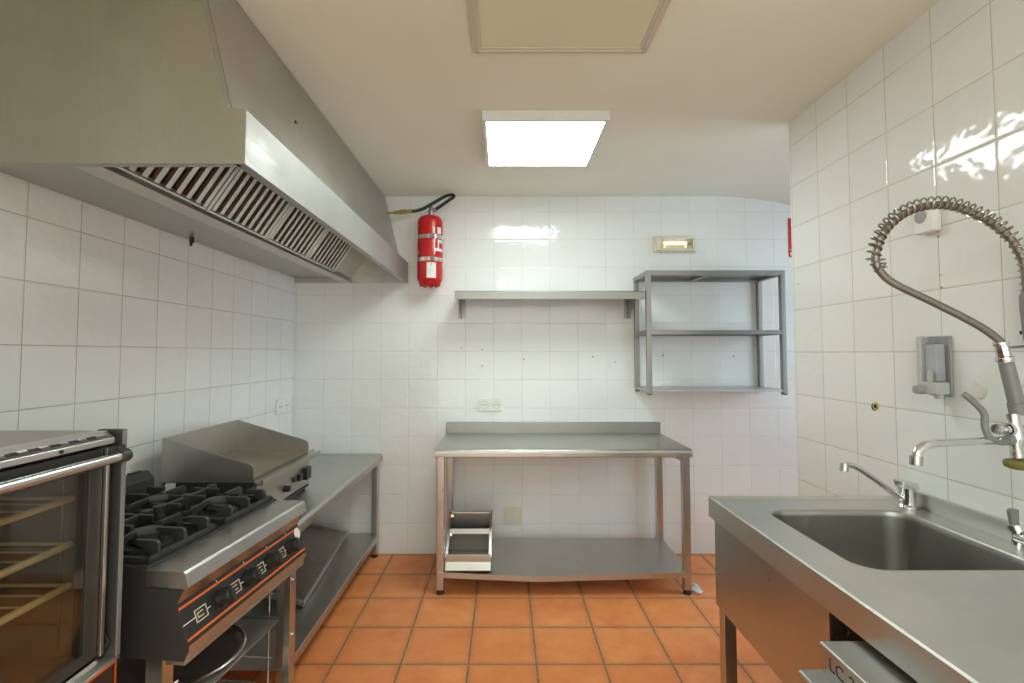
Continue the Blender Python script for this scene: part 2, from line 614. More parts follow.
# ================================================================== CEILING FITTINGS
def panel_light(x0, x1, y0, y1, label):
    cx, cy = (x0 + x1) / 2, (y0 + y1) / 2
    r = thing('ceiling_light', label, 'ceiling light', (cx, cy, ZC - 0.05))
    zt, zb = ZC - 0.001, ZC - 0.05
    f = MB()
    w = 0.018
    f.box(x0, x1, y0, y0 + w, zb, zt, .002).box(x0, x1, y1 - w, y1, zb, zt, .002)
    f.box(x0, x0 + w, y0 + w, y1 - w, zb, zt, .002).box(x1 - w, x1, y0 + w, y1 - w, zb, zt, .002)
    f.box(x0 + w, x1 - w, y0 + w, y1 - w, zt - .01, zt)
    f.build('frame', 'lightframe', r)
    MB().box(x0 + w, x1 - w, y0 + w, y1 - w, zb + .003, zb + .009).build('diffuser', 'lamp', r)
    return r


panel_light(-0.10, 0.49, 2.268, 2.85, 'lit square white LED panel surface-mounted on the ceiling')
panel_light(-0.10, 0.49, -0.75, -0.16, 'unseen square white LED panel added on the ceiling as fill light behind the camera')  # unseen panel, added to fill light from behind the camera

h = thing('access_panel', 'unlit yellowed cream square panel with white trim on the ceiling', 'ceiling panel', (0.21, 1.5, ZC - .02))
x0, x1, y0, y1 = -0.115, 0.53, 1.18, 1.815
f = MB()
for a in ((x0, x1, y0, y0 + .035), (x0, x1, y1 - .035, y1), (x0, x0 + .035, y0 + .035, y1 - .035), (x1 - .035, x1, y0 + .035, y1 - .035)):
    f.box(*a, ZC - .012, ZC - .001, .003)
for a in ((x0 + .012, x1 - .012, y1 - .023, y1 - .012), (x0 + .012, x0 + .023, y0 + .012, y1 - .012), (x1 - .023, x1 - .012, y0 + .012, y1 - .012)):
    f.box(*a, ZC - .016, ZC - .011, .002)
f.build('frame', 'hatch_frame', h)
MB().box(x0 + .035, x1 - .035, y0 + .035, y1 - .035, ZC - .009, ZC - .001).build('panel', 'hatch', h)

# ================================================================== EXTRACTOR HOOD
HY0, HY1 = 1.302, D - 0.004
hood = thing('extractor_hood', 'long stainless steel extractor canopy with baffle filters above the cooking line', 'extractor hood', (-1.08, 2.42, 1.89))
xw = XL + 0.003
# sloped canopy sheet
MB().faces([(-.738, HY0 + .002, 2.036), (-.738, HY1, 2.036), (-.853, HY1, ZC - .004), (-.853, HY0 + .002, ZC - .004)], [(0, 1, 2, 3)], thick=.004).build('canopy', 'hood', hood)
# front lip: vertical band, its folded ledge and bottom return
lp = [(-.682, 1.89), (-.682, 2.035), (-.744, 2.041), (-.744, 2.036), (-.687, 2.030), (-.687, 1.895), (-.712, 1.897), (-.712, 1.89)]
MB().prism(lp, 'Y', HY0, HY1).build('lip', 'lip', hood)
# end cheeks
ep = [(xw, 1.89), (-.682, 1.89), (-.682, 2.035), (-.735, 2.041), (-.735, 2.046), (-.8535, ZC - .002), (xw, ZC - .002)]
MB().prism(ep, 'Y', HY0 - .004, HY0, .0008).build('end_cheek', 'hoodend_dim', hood)
MB().prism(ep, 'Y', HY1 - .003, HY1, .0005).build('end_cheek', 'hood', hood)
# seam strip behind the near cheek on the slope, bottom return of the cheek
MB().faces([(-.7365, HY0 + .03, 2.042), (-.7365, HY0 + .0325, 2.042), (-.851, HY0 + .0325, ZC - .004), (-.851, HY0 + .03, ZC - .004)], [(0, 1, 2, 3)], thick=.0015).build('seam', 'rack', hood)
MB().box(xw, -.70, HY0, HY0 + .02, 1.89, 1.8925).build('cheek_return', 'hood', hood)
# rear plenum bottom with the drip gutter under the filters
pp = [(xw, 1.925), (-1.155, 1.925), (-1.155, 1.897), (-1.085, 1.897), (-1.085, 1.93), (-1.089, 1.93), (-1.089, 1.901), (-1.150, 1.901), (-1.150, 1.93), (xw, 1.93)]
MB().prism(pp, 'Y', HY0 + .001, HY1 - .003).build('gutter', 'hood', hood)
MB().prism([(-1.157, 1.893), (-1.083, 1.893), (-1.083, 1.897), (-1.157, 1.897)], 'Y', HY0 + .024, HY1 - .003).build('drip_rail', 'baffle', hood)
# inner back of the filter housing
MB().faces([(-1.14, HY0, 1.93), (-1.14, HY1, 1.93), (-.87, HY1, 2.34), (-.87, HY0, 2.34)], [(0, 1, 2, 3)], thick=.003).build('housing', 'baffledark', hood)
# baffle filters
FA = Vector((-1.10, 0, 1.906))
FB = Vector((-.835, 0, 2.30))
fd = (FB - FA)
FL = fd.length
fu = fd.normalized()
fn = Vector((fu.z, 0, -fu.x))                # towards the room, downwards


def filt(y0, y1):
    # local frame: a along the slope, y along the hood, c towards the room
    m = Matrix(((fu.x, 0, fn.x, FA.x), (0, 1, 0, 0), (fu.z, 0, fn.z, FA.z), (0, 0, 0, 1)))
    fr = MB()
    w = .020
    fr.box(0, w, y0, y1, -.02, .010, .002).box(FL - w, FL, y0, y1, -.02, .010, .002)
    fr.box(w, FL - w, y0, y0 + w, -.02, .010, .002).box(w, FL - w, y1 - w, y1, -.02, .010, .002)
    ob = fr.xf(m).build('filter', 'baffle', hood)
    n = 8
    p = (y1 - y0 - 2 * w) / n
    sl = MB()
    bk = MB()
    for k in range(n):
        c = y0 + w + p * (k + .5)
        # front channel: shallow C section
        sl.prism([(c - p * .22, -.010), (c - p * .22, .003), (c + p * .22, .003), (c + p * .22, -.010), (c + p * .17, -.010), (c + p * .17, -.001), (c - p * .17, -.001), (c - p * .17, -.010)], 'X', w, FL - w)
    for k in range(n + 1):
        c = y0 + w + p * k
        bk.prism([(c - p * .33, -.016), (c - p * .33, -.022), (c + p * .33, -.022), (c + p * .33, -.016)], 'X', w, FL - w)
    sl.xf(m).build('baffles', 'baffle', ob)
    bk.xf(m).build('rear_baffles', 'baffledark', ob)
    if True:
        for yy in (y0 + .12, y1 - .12):
            hd = MB()
            hd.tube([(FL * .45, yy, .010), (FL * .45, yy, .022), (FL * .55, yy, .022), (FL * .55, yy, .010)], .0025, 6)
            hd.xf(m).build('handle', 'dull', ob)


FY = [1.335, 1.80, 2.265, 2.73, 3.195]
for a, b in zip(FY[:-1], FY[1:]):
    filt(a + .003, b - .003)
MB().faces([FA + Vector((0, 3.197, 0)), FA + Vector((0, HY1 - .004, 0)), FB + Vector((0, HY1 - .004, 0)), FB + Vector((0, 3.197, 0))], [(0, 1, 2, 3)], thick=.003).build('blank_plate', 'hood', hood)
# drain plug under the gutter, screw heads on the slope
MB().cyl((-1.44, 2.29, 1.925), (-1.44, 2.29, 1.900), .010, 12).cyl((-1.44, 2.29, 1.908), (-1.44, 2.285, 1.885), .006, 10).build('drain_plug', 'black', hood)
nsl = Vector((.48, 0, .115)).normalized()
for y, z in ((1.87, 2.27), (3.36, 2.42), (3.30, 2.30)):
    x = -.738 - .115 * (z - 2.036) / .476
    p = Vector((x + .001, y, z))
    MB().cyl(p, p + nsl * .004, .006, 10).build('screw', 'hole' if y < 2 else 'strap', hood)

# ================================================================== FIRE EXTINGUISHER
ex, ey = -.511, D - .105
fe = thing('fire_extinguisher', 'red fire extinguisher with steel straps on the tiled wall beside the hood', 'fire extinguisher', (ex, ey, 1.845))
R = .087
cp = [(0, 1.858), (.045, 1.858), (.062, 1.864), (R - .012, 1.878), (R - .003, 1.892), (R, 1.91), (R, 2.295), (R - .004, 2.313), (R - .016, 2.330), (R - .04, 2.341), (.022, 2.346), (.018, 2.352), (0, 2.352)]
MB().lathe([(r, z) for r, z in cp], (ex, ey, 0), seg=40).build('cylinder', 'red', fe)
ft = MB()
for k in range(8):
    a = 2 * PI * k / 8
    ft.cyl((ex + .058 * math.cos(a), ey + .058 * math.sin(a), 1.880), (ex + .054 * math.cos(a), ey + .054 * math.sin(a), 1.850), .021, 14, .012, bev=.003)
ft.cyl((ex + .01, ey - .02, 1.845), (ex + .01, ey - .02, 1.87), .014, 12)
ft.build('base_ring', 'red', fe)
for zc in (2.185, 2.03):
    st = MB()
    st.lathe([(R + .0005, zc - .013), (R + .0025, zc - .013), (R + .0025, zc + .013), (R + .0005, zc + .013), (R + .0005, zc - .013)], (ex, ey, 0), seg=40)
    st.box(ex - .05, ex + .05, ey + R - .004, D - .001, zc - .013, zc + .013, .002)
    s_ = st.build('strap', 'strap', fe)
    MB().box(ex + .012, ex + .045, ey - R - .006, ey - R + .004, zc - .015, zc + .015, .003).build('buckle', 'handgrip', s_)


def decal(z0, z1, a0, a1, name, mat, par, rr=R + .0008):
    MB().lathe([(rr, z0), (rr, z1)], (ex, ey, 0), seg=10, a0=math.radians(a0), a1=math.radians(a1)).build(name, mat, par)


decal(1.90, 2.005, 264, 306, 'paper_tag', 'paper', fe)
decal(1.985, 2.003, 284, 286, 'tag_mark', 'redsign', fe, R + .0012)
decal(2.095, 2.165, 314, 322, 'print_mark', 'paper', fe)
decal(2.205, 2.245, 292, 300, 'print_mark', 'paper', fe)
decal(2.205, 2.25, 312, 335, 'print_mark', 'paper', fe)
decal(2.085, 2.105, 300, 350, 'print_mark', 'paper', fe)
decal(2.145, 2.165, 318, 345, 'print_mark', 'paper', fe)
decal(2.06, 2.172, 296, 301, 'print_mark', 'paper', fe)
v = MB()
v.cyl((ex + .005, ey, 2.345), (ex + .005, ey, 2.385), .020, 16, bev=.003).cyl((ex + .005, ey, 2.385), (ex + .005, ey, 2.41), .013, 12)
v.cyl((ex + .005, ey, 2.375), (ex + .045, ey - .01, 2.39), .012, 12)
v.build('valve', 'dull', fe)
hp = spline([(ex + .04, ey - .01, 2.388), (ex + .085, ey - .02, 2.415), (ex + .14, ey - .02, 2.455), (ex + .165, ey - .015, 2.475), (ex + .155, ey - .01, 2.49), (ex + .11, ey - .02, 2.478), (ex + .04, ey - .03, 2.435), (ex - .04, ey - .04, 2.385), (ex - .09, ey - .05, 2.366), (ex - .125, ey - .05, 2.363)], 8)
MB().tube(hp, .011, 12).build('hose', 'rubber', fe)
c_ = MB()
yb = ey - .05
c_.cyl((ex - .135, yb, 2.362), (ex - .16, yb, 2.36), .012, 12).cyl((ex - .155, yb, 2.36), (ex - .205, yb, 2.357), .017, 6, bev=.002)
c_.cyl((ex - .20, yb, 2.357), (ex - .24, yb, 2.352), .012, 12).cyl((ex - .24, yb, 2.352), (ex - .296, yb, 2.350), .007, 10)
c_.cyl((ex - .118, yb, 2.363), (ex - .137, yb, 2.362), .013, 12)
c_.build('hose_coupling', 'brass', fe)

# ================================================================== BACK WALL FITTINGS
em = thing('emergency_light', 'ivory rectangular emergency light with glowing tube on the tiles above the open rack', 'emergency light', (1.215, D - .03, 2.106))
x0, x1, z0, z1 = 1.066, 1.365, 2.106, 2.221
b = MB()
b.box(x0, x1, D - .022, D - .001, z0, z1, .006)
b.build('base', 'offwhite', em)
b = MB()
for a in ((x0 + .03, x1 - .012, z0 + .01, z0 + .022), (x0 + .03, x1 - .012, z1 - .022, z1 - .01), (x0 + .012, x0 + .045, z0 + .01, z1 - .01), (x1 - .03, x1 - .012, z0 + .022, z1 - .022)):
    b.box(a[0], a[1], D - .042, D - .021, a[2], a[3], .003)
b.build('bezel', 'offwhite', em)
MB().box(x0 + .04, x1 - .025, D - .040, D - .038, z0 + .02, z1 - .02).build('cover', 'clear', em)
zt = 2.165
tb = MB().cyl((1.135, D - .030, zt + .006), (1.295, D - .030, zt + .006), .0075, 12).build('tube', 'em_tube', em)
for x in (1.14, 1.288):
    MB().tube([(x, D - .030, zt - .004), (x, D - .030, zt - .028)], .006, 10).build('filament', 'em_end', tb)
MB().box(1.30, 1.325, D - .036, D - .022, zt - .008, zt + .012, .003).build('indicator', 'greyplast', em)

sg = thing('fire_sign', 'red fire safety sign on the tiles half hidden by the partition', 'sign', (2.14, D - .004, 2.075))
MB().box(2.033, 2.235, D - .004, D - .001, 2.077, 2.356, .001).build('plate', 'redsign', sg)
MB().box(2.040, 2.226, D - .0052, D - .0035, 2.125, 2.131).build('border', 'paper', sg)
MB().box(2.042, 2.056, D - .0052, D - .0035, 2.088, 2.108).build('mark', 'paper', sg)


def socket(name, label, cx, cy, cz, wall, n=1, w=.083, hgt=.083, dep=.012, group=None):
    """wall: 'B' back, 'L' left, 'R' right"""
    r = thing(name, label, 'power socket', (cx, cy, cz - hgt / 2), {'B': 0, 'L': PI / 2, 'R': -PI / 2}[wall], group)
    W = w * n
    MB().box(-W / 2, W / 2, -dep, -.001, 0, hgt, .003).build('plate', 'white', r, local=True)
    for i in range(n):
        ox = -W / 2 + w * (i + .5)
        MB().lathe([(.030, -.0005), (.030, .001), (.021, .001), (.021, -.006), (0, -.006)], (ox, -dep, hgt / 2), (0, -1, 0), 24).build('socket_well', 'offwhite', r, local=True)
        for s in (-1, 1):
            MB().cyl((ox + s * .0095, -dep - .0012, hgt / 2), (ox + s * .0095, -dep + .004, hgt / 2), .0036, 10).build('pin_hole', 'hole', r, local=True)
    return r


socket('power_socket', 'white double power socket on the tiles just above the prep table', -.094, D, 1.030, 'B', 2, .081, .087)
socket('power_socket', 'white double power socket on the cooking-side tiles beyond the griddle', XL, 3.38, 1.037, 'L', 2, .100, .095)
bp = thing('blank_plate', 'pale yellow square blanking plate on the tiles under the prep table', 'wall plate', (.064, D - .01, .197))
MB().box(.002, .127, D - .009, D - .001, .197, .318, .003).build('plate', 'offwhite', bp)
for z in (.225, .29):
    MB().cyl((.064, D - .0105, z), (.064, D - .006, z), .004, 10).build('screw', 'dull', bp)

# ------------------------------------------------------------------ wall shelf
ws = thing('wall_shelf', 'long narrow stainless steel wall shelf on two brackets above the prep table', 'wall shelf', (.31, D - .16, 1.74))
WY = D - .32
sp_ = [(WY, 1.742), (WY, 1.792)] + arc(WY + .008, 1.788, .008, 180, 90, 3) + [(D - .002, 1.796), (D - .002, 1.835), (D - .006, 1.835), (D - .006, 1.792), (WY + .012, 1.790), (WY + .004, 1.785), (WY + .004, 1.746), (WY + .018, 1.746), (WY + .018, 1.742)]
sp_ = [(WY, 1.742), (WY, 1.788), (WY + .005, 1.795), (D - .002, 1.795), (D - .002, 1.790), (WY + .007, 1.790), (WY + .004, 1.786), (WY + .004, 1.746), (WY + .02, 1.746), (WY + .02, 1.742)]
MB().prism(sp_, 'X', -.318, .915).build('shelf_board', 'rack', ws)
for x in (-.302, .872):
    br = MB()
    br.prism([(D - .001, 1.79), (WY + .03, 1.79), (WY + .03, 1.77), (D - .035, 1.635), (D - .001, 1.635)], 'X', x, x + .004)
    br.box(x - .02, x + .03, D - .006, D - .001, 1.635, 1.79, .001)
    br.box(x - .012, x + .022, WY + .03, D - .006, 1.783, 1.7895, .001)
    br.build('bracket', 'rack', ws)

# ------------------------------------------------------------------ open rack on the wall
rk = thing('wall_rack', 'open steel wall rack with three tiers and square posts beside the narrow shelf', 'wall rack', (1.37, D - .17, 1.13))
RX0, RX1, RY0, RY1, RZ0, RZ1 = .921, 1.822, D - .325, D - .002, 1.130, 1.928
pw = .032
for x in (RX0, RX1 - pw):
    for y in (RY0, RY1 - pw):
        MB().box(x, x + pw, y, y + pw, RZ0, RZ1, .003).build('post', 'rack', rk)
tr = MB()
for y in (RY0, RY1 - pw):
    tr.box(RX0 + pw, RX1 - pw, y + .001, y + pw - .001, RZ1 - pw, RZ1 - .0005, .002)
for x in (RX0, RX1 - pw):
    tr.box(x + .001, x + pw - .001, RY0 + pw, RY1 - pw, RZ1 - pw, RZ1 - .0005, .002)
tr.build('top_frame', 'rack', rk)
MB().box(RX0 + .02, RX1 - .02, RY0 + .02, RY1 - .02, RZ1 - .010, RZ1 - .001).build('shelf', 'rack', rk)
xm = (RX0 + RX1) / 2
MB().box(xm - .06, xm - .02, RY0 + pw, RY1 - pw, RZ1 - .03, RZ1 - .0102, .002).build('stiffener', 'rack', rk)
for zt_ in (1.540, 1.158):
    s_ = MB()
    dz = .028 if zt_ > 1.3 else .013
    s_.box(RX0 + pw * .5, RX1 - pw * .5, RY0 + .004, RY1 - .006, zt_ - .003, zt_)
    s_.box(RX0 + pw, RX1 - pw, RY0 + .002, RY0 + .006, zt_ - dz, zt_, .001)
    s_.box(RX0 + pw, RX1 - pw, RY1 - .010, RY1 - .006, zt_ - dz, zt_, .001)
    s_.box(RX0 + .002, RX0 + .006, RY0 + pw, RY1 - pw, zt_ - dz, zt_, .001)
    s_.box(RX1 - .006, RX1 - .002, RY0 + pw, RY1 - pw, zt_ - dz, zt_, .001)
    s_.build('shelf', 'rack' if zt_ > 1.3 else 'pale', rk)  # lower shelf paler: light on its top is put into the colour
for x in (RX0 + pw / 2, RX1 - pw / 2):
    for y in (RY0 + pw / 2, RY1 - pw / 2):
        MB().box(x - .014, x + .014, y - .014, y + .014, RZ0 - .006, RZ0 + .001, .003).build('post_cap', 'black', rk)

# ================================================================== PREP TABLE
pt = thing('prep_table', 'stainless steel work table with upstand and bowed undershelf against the far tiled wall', 'table', (.35, 3.24, 0))
TX0, TX1, TY0 = -.402, 1.096, 2.935
prof = [(TY0 + .004, .786), (TY0, .790)] + [(y, z) for y, z in arc(TY0 + .018, .814, .018, 180, 90, 5)] + [(D - .002, .832), (D - .002, .786)]
MB().prism(prof, 'X', TX0, TX1, .0015).build('tabletop', 'sx', pt)
MB().prism([(D - .016, .832), (D - .016, .905), (D - .012, .909), (D - .002, .909), (D - .002, .832)], 'X', TX0, TX1, .0015).build('backsplash', 'rack', pt)
LW = .043
for x in (TX0 + .012, TX1 - .012 - LW):
    for y in (TY0 + .012, D - .09):
        lg = MB().box(x, x + LW, y, y + LW, .025, .786, .004).build('leg', 'sz', pt)
        MB().cyl((x + LW / 2, y + LW / 2, 0), (x + LW / 2, y + LW / 2, .03), .023, 16, .019, bev=.002).build('foot', 'rubber', lg)
# undershelf with its front edge bowed down in the middle
b = bmesh.new()
NX = 16
SX0, SX1, SY0, SY1 = TX0 + .02, TX1 - .02, TY0 + .004, D - .07
grid = []
for j, yy in enumerate((SY0, SY0 + .2, SY0 + .4, SY1)):
    row = []
    for i in range(NX + 1):
        u = i / NX
        sag = .024 * (1 - abs(u * 2 - .78) / (0.78 if u < .39 else 1.22)) ** 1.0 * (1 - (j / 3) ** 1.2)
        row.append(b.verts.new((SX0 + (SX1 - SX0) * u, yy, .132 - sag)))
    grid.append(row)
for r0, r1 in zip(grid[:-1], grid[1:]):
    for i in range(NX):
        b.faces.new((r0[i], r0[i + 1], r1[i + 1], r1[i]))
low = [b.verts.new(v_.co + Vector((0, 0, -.030))) for v_ in grid[0]]
low2 = [b.verts.new(v_.co + Vector((0, .015, -.030))) for v_ in grid[0]]
for i in range(NX):
    b.faces.new((grid[0][i], low[i], low[i + 1], grid[0][i + 1]))
    b.faces.new((low[i], low2[i], low2[i + 1], low[i + 1]))
bmesh.ops.recalc_face_normals(b, faces=b.faces[:])
bmesh.ops.solidify(b, geom=b.faces[:], thickness=.0025)
mb = MB()
mb._merge(b)
mb.build('undershelf', 'sx', pt)
for x in (TX0 + .012 + LW / 2, TX1 - .012 - LW / 2):
    MB().box(x - .012, x + .012, TY0 + .055, D - .09, .75, .786, .002).build('crossbar', 'sx', pt)
for x in (TX0 + .012 + LW, TX1 - .012 - LW):
    s = 1 if x < 0 else -1
    MB().prism([(x, .786), (x + s * .06, .786), (x, .70)], 'Y', D - .075, D - .071).build('gusset', 'rack', pt)

# tilted container rack on the undershelf
cr = thing('container_rack', 'small tilted two-tier steel container rack standing on the undershelf of the prep table', 'container rack', (-.22, 3.08, .124))
CX0, CX1 = -.342, -.072
ZO = .134                                   # level of the undershelf here
for x in (CX0, CX1 - .004):
    MB().prism([(2.975, ZO), (2.975, ZO + .070), (3.185, .398), (3.225, .398), (3.235, ZO)], 'X', x, x + .004, .0008).build('side_panel', 'rack', cr)
    MB().prism([(2.972, ZO + .072), (3.182, .400), (3.194, .397), (2.986, ZO + .068)], 'X', x if x == CX0 else x - .012, x + .016 if x == CX0 else x + .004).build('side_flange', 'sz', cr)
MB().prism([(3.212, .388), (3.216, .388), (3.230, ZO + .004), (3.226, ZO + .004)], 'X', CX0 + .004, CX1 - .004).build('back_panel', 'rack', cr)
MB().box(CX0 + .004, CX1 - .004, 2.976, 3.225, ZO, ZO + .004).build('base_plate', 'sx', cr)
MB().box(CX0 + .004, CX1 - .004, 2.970, 2.984, ZO + .046, ZO + .086, .003).build('front_rail', 'sx', cr)
MB().prism([(2.952, ZO + .001), (2.952, ZO + .006), (2.970, ZO + .046), (2.975, ZO + .046), (2.975, ZO + .006)], 'X', CX0 + .004, CX1 - .004).build('front_lip', 'sx', cr)
MB().prism([(3.092, .296), (3.106, .322), (3.112, .316), (3.098, .290)], 'X', CX0 + .004, CX1 - .004).build('divider_rail', 'sx', cr)
MB().prism([(3.096, .296), (3.100, .296), (3.130, ZO + .05), (3.126, ZO + .05)], 'X', CX0 + .006, CX1 - .006).build('divider_panel', 'rack', cr)
MB().box(CX0 + .006, CX1 - .006, 2.99, 3.125, ZO + .046, ZO + .050).build('tier_plate', 'sx', cr)
MB().box(CX0 + .004, CX1 - .004, 3.184, 3.216, .386, .397, .002).build('back_rail', 'sx', cr)
for z, y in ((.376, 3.165), (.292, 3.080)):
    MB().cyl((CX0 + .022, y - .006, z + .006), (CX0 + .022, y + .008, z), .010, 12).build('rivet', 'strap', cr)

# crumpled scrap on the floor
b = bmesh.new()
bmesh.ops.create_icosphere(b, subdivisions=3, radius=1)
for v_ in b.verts:
    n_ = math.sin(v_.co.x * 5 + 1) * math.cos(v_.co.y * 6) * .18 + math.sin(v_.co.z * 7 + v_.co.x * 3) * .12
    v_.co *= 1 + n_
    v_.co = Vector((v_.co.x * .035, v_.co.y * .06, max(0, v_.co.z + .25) * .020))
b.transform(Matrix.Translation((1.125, 3.02, 0)))
mb = MB()
mb._merge(b)
tag(mb.build('plastic_scrap', 'rag'), 'crumpled white plastic scrap on the floor tiles beside a prep table foot', 'scrap')

# ================================================================== LOW TABLE ON THE COOKING SIDE
lt = thing('low_table', 'low stainless steel side table with undershelf under the griddle', 'table', (-1.16, 2.78, 0))
LY0, LY1, LX1 = 2.02, D - .012, -.845
prof = [(XL + .004, .645), (XL + .004, .69)] + [(LX1 - .02 + .02 * math.cos(a), .67 + .02 * math.sin(a)) for a in (PI / 2, PI * .375, PI / 4, PI / 8, 0)] + [(LX1, .645)]
MB().prism(prof, 'Y', LY0, LY1, .001).build('tabletop', 'sy', lt)
for x in (XL + .03, LX1 - .02 - .04):
    for y in (LY0 + .02, LY1 - .06):
        lg = MB().box(x, x + .04, y, y + .04, .02, .645, .004).build('leg', 'sz', lt)
        MB().cyl((x + .02, y + .02, 0), (x + .02, y + .02, .025), .021, 14, .018).build('foot', 'rubber', lg)
MB().prism([(XL + .02, .146), (LX1 - .022, .146), (LX1 - .018, .142), (LX1 - .018, .108), (LX1 - .03, .108), (LX1 - .03, .112), (LX1 - .022, .112), (LX1 - .022, .142), (XL + .02, .142)], 'Y', LY0 + .01, LY1 - .01).build('undershelf', 'sy', lt)

# long tray leaning on the undershelf
ty = thing('metal_tray', 'long shallow steel tray lying tilted on the undershelf of the low side table', 'tray', (-1.2, 2.95, .15), math.radians(5))
TL0, TL1, TW, th = -.46, .49, .34, math.radians(15)
tm = Matrix.Translation((.18, 0, .002)) @ Matrix.Rotation(th, 4, 'Y')
MB().box(-TW, 0, TL0, TL1, 0, .003).xf(tm).build('tray_base', 'trayin', ty, local=True)
rm = MB()
rm.box(-TW, -TW + .004, TL0, TL1, .003, .030, .001)
rm.box(-TW, 0, TL0, TL0 + .004, .003, .030, .001).box(-TW, 0, TL1 - .004, TL1, .003, .030, .001)
rm.box(-.03, .0, TL0 - .012, TL0, .027, .030, .001)
rm.xf(tm).build('rim', 'strap', ty, local=True)
MB().box(-.004, .001, TL0, TL1, .0, .046, .001).box(.001, .012, TL0, TL1, .043, .046, .001).xf(tm).build('front_edge', 'pale', ty, local=True)

# ================================================================== GRIDDLE
gd = thing('griddle', 'countertop steel griddle with high splash guards standing on the low side table', 'griddle', (-1.21, 2.345, .69))
GY0, GY1, GX0, GX1 = 2.058, 2.632, -1.388, -1.016
gt = .886
MB().box(GX0 + .02, GX1 - .012, GY0 + .012, GY1 - .012, .722, gt - .022, .004).build('body', 'darkpaint', gd)
MB().box(GX0, GX1, GY0 + .004, GY1 - .004, gt - .022, gt, .003).build('cooking_plate', 'griddle', gd)
MB().prism([(GX0 - .004, gt - .03), (GX0 - .004, 1.045), (GX0, 1.045), (GX0, gt - .03)], 'Y', GY0, GY1, .0006).build('splash_guard', 'sy', gd)
for y in (GY0, GY1 - .004):
    MB().prism([(GX0, gt - .02), (GX0, 1.045), (GX1 - .012, .938), (GX1 - .003, .928), (GX1, .915), (GX1, gt - .005), (GX1 - .012, gt - .02)], 'Y', y, y + .004, .0006).build('splash_guard', 'sx', gd)
# trough lip along the front, running past the far end
MB().prism([(GX1 - .004, gt - .006), (GX1 + .004, gt - .028), (GX1 + .024, gt - .030), (GX1 + .028, gt - .014), (GX1 + .030, gt - .014), (GX1 + .027, gt - .034), (GX1 - .004, gt - .034)], 'Y', GY0 + .01, GY1 + .075).build('grease_trough', 'pan', gd)
MB().prism([(GX1 + .0275, gt - .013), (GX1 + .034, gt - .013), (GX1 + .034, gt - .034), (GX1 + .0275, gt - .034)], 'Y', GY0 + .01, GY1 + .078, .0008).build('trough_lip', 'sy', gd)
MB().prism([(GX1 - .010, .715), (GX1 + .004, .720), (GX1 + .010, gt - .036), (GX1 - .010, gt - .036)], 'Y', GY0 + .008, GY1 - .008, .001).build('front_panel', 'sy', gd)
MB().box(GX1 - .05, GX1 + .006, GY0 + .008, GY1 - .006, .706, .716, .002).build('base_rail', 'black', gd)
for y in (2.16, 2.335):
    kb = MB()
    kb.lathe([(0, .026), (.012, .026), (.014, .020), (.015, .004), (.018, 0), (0, 0)], (GX1 + .006, y, .768), (1, 0, .04), 20)
    kb.build('knob', 'black', gd)
MB().box(GX1 + .004, GX1 + .022, 2.475, 2.515, .765, .800, .004).build('switch', 'black', gd)
MB().box(GX1 + .004, GX1 + .030, 2.54, 2.60, .755, .815, .004).build('knob', 'black', gd)
MB().cyl((GX1 + .004, 2.435, .785), (GX1 + .016, 2.435, .785), .014, 16).build('indicator', 'black', gd)
for x in (GX0 + .04, GX1 - .02):
    for y in (GY0 + .03, GY1 - .03):
        MB().cyl((x, y, .69), (x, y, .724), .016, 14, .014).build('foot', 'rubber', gd)
MB().box(GX0 + .012, GX0 + .05, GY0 + .004, GY0 + .011, .73, gt - .024, .001).build('corner_bracket', 'white', gd)

# ================================================================== GAS RANGE
RA = math.radians(5.3)
rg = thing('gas_range', 'four-burner gas range with black cast-iron grates on an open steel stand', 'gas range', (-.787, 1.268, 0), -RA)
RL, RD = .60, .64        # local: x = 0 front .. -RD back, y = 0 near .. RL far


def L(): return MB()


T = .85
# worktop front rim
MB().prism([(0, T - .006), (-.006, T), (-.105, T), (-.105, T - .04), (.004, T - .043), (.008, T - .038)], 'Y', -.003, RL + .003, .0012).build('rim', 'sy', rg, local=True)
# body shell, darker side plates
MB().box(-RD + .003, -.06, .004, RL - .004, .63, T - .045, .002).build('body', 'darkpaint', rg, local=True)
MB().box(-RD + .002, -.10, .001, RL - .001, T - .045, T - .008, .002).build('hob_frame', 'darkpaint', rg, local=True)
for y in (.0, RL - .003):
    MB().prism([(-.06, .632), (-.06, T - .045), (-.006, T - .045), (-.026, .766), (.010, .668), (.010, .655), (-.002, .632)], 'Y', y, y + .003, .0005).build('cheek', 'darkpaint', rg, local=True)
# sloped control fascia
pA, pB = (-.026, .766), (.010, .668)
MB().prism([(-.010, T - .046), pA, (-.032, .764), (-.016, T - .046)], 'Y', .003, RL - .003).build('fascia_top', 'sy', rg, local=True)
MB().prism([pA, pB, (.004, .666), (-.032, .764)], 'Y', .003, RL - .003).build('fascia', 'panel', rg, local=True)
MB().prism([pB, (.010, .655), (-.002, .632), (-.01, .634), (.002, .656), (.004, .666)], 'Y', .003, RL - .003).build('fascia_bottom', 'sy', rg, local=True)
MB().box(-.05, .002, .0, RL, .622, .632, .002).build('lower_rail', 'sy', rg, local=True)
fv_ = Vector((pB[0] - pA[0], 0, pB[1] - pA[1]))
flen = fv_.length
fv_.normalize()
fnn = Vector((-fv_.z, 0, fv_.x))            # outward normal of the fascia
fm = Matrix(((0, fv_.x, fnn.x, pA[0]), (1, 0, 0, 0), (0, fv_.z, fnn.z, pA[1]), (0, 0, 0, 1)))  # (along y, down slope, out)


def fbox(y0, y1, s0, s1, t0, t1, bev=0.0):
    return MB().box(y0, y1, s0, s1, t0, t1, bev).xf(fm)


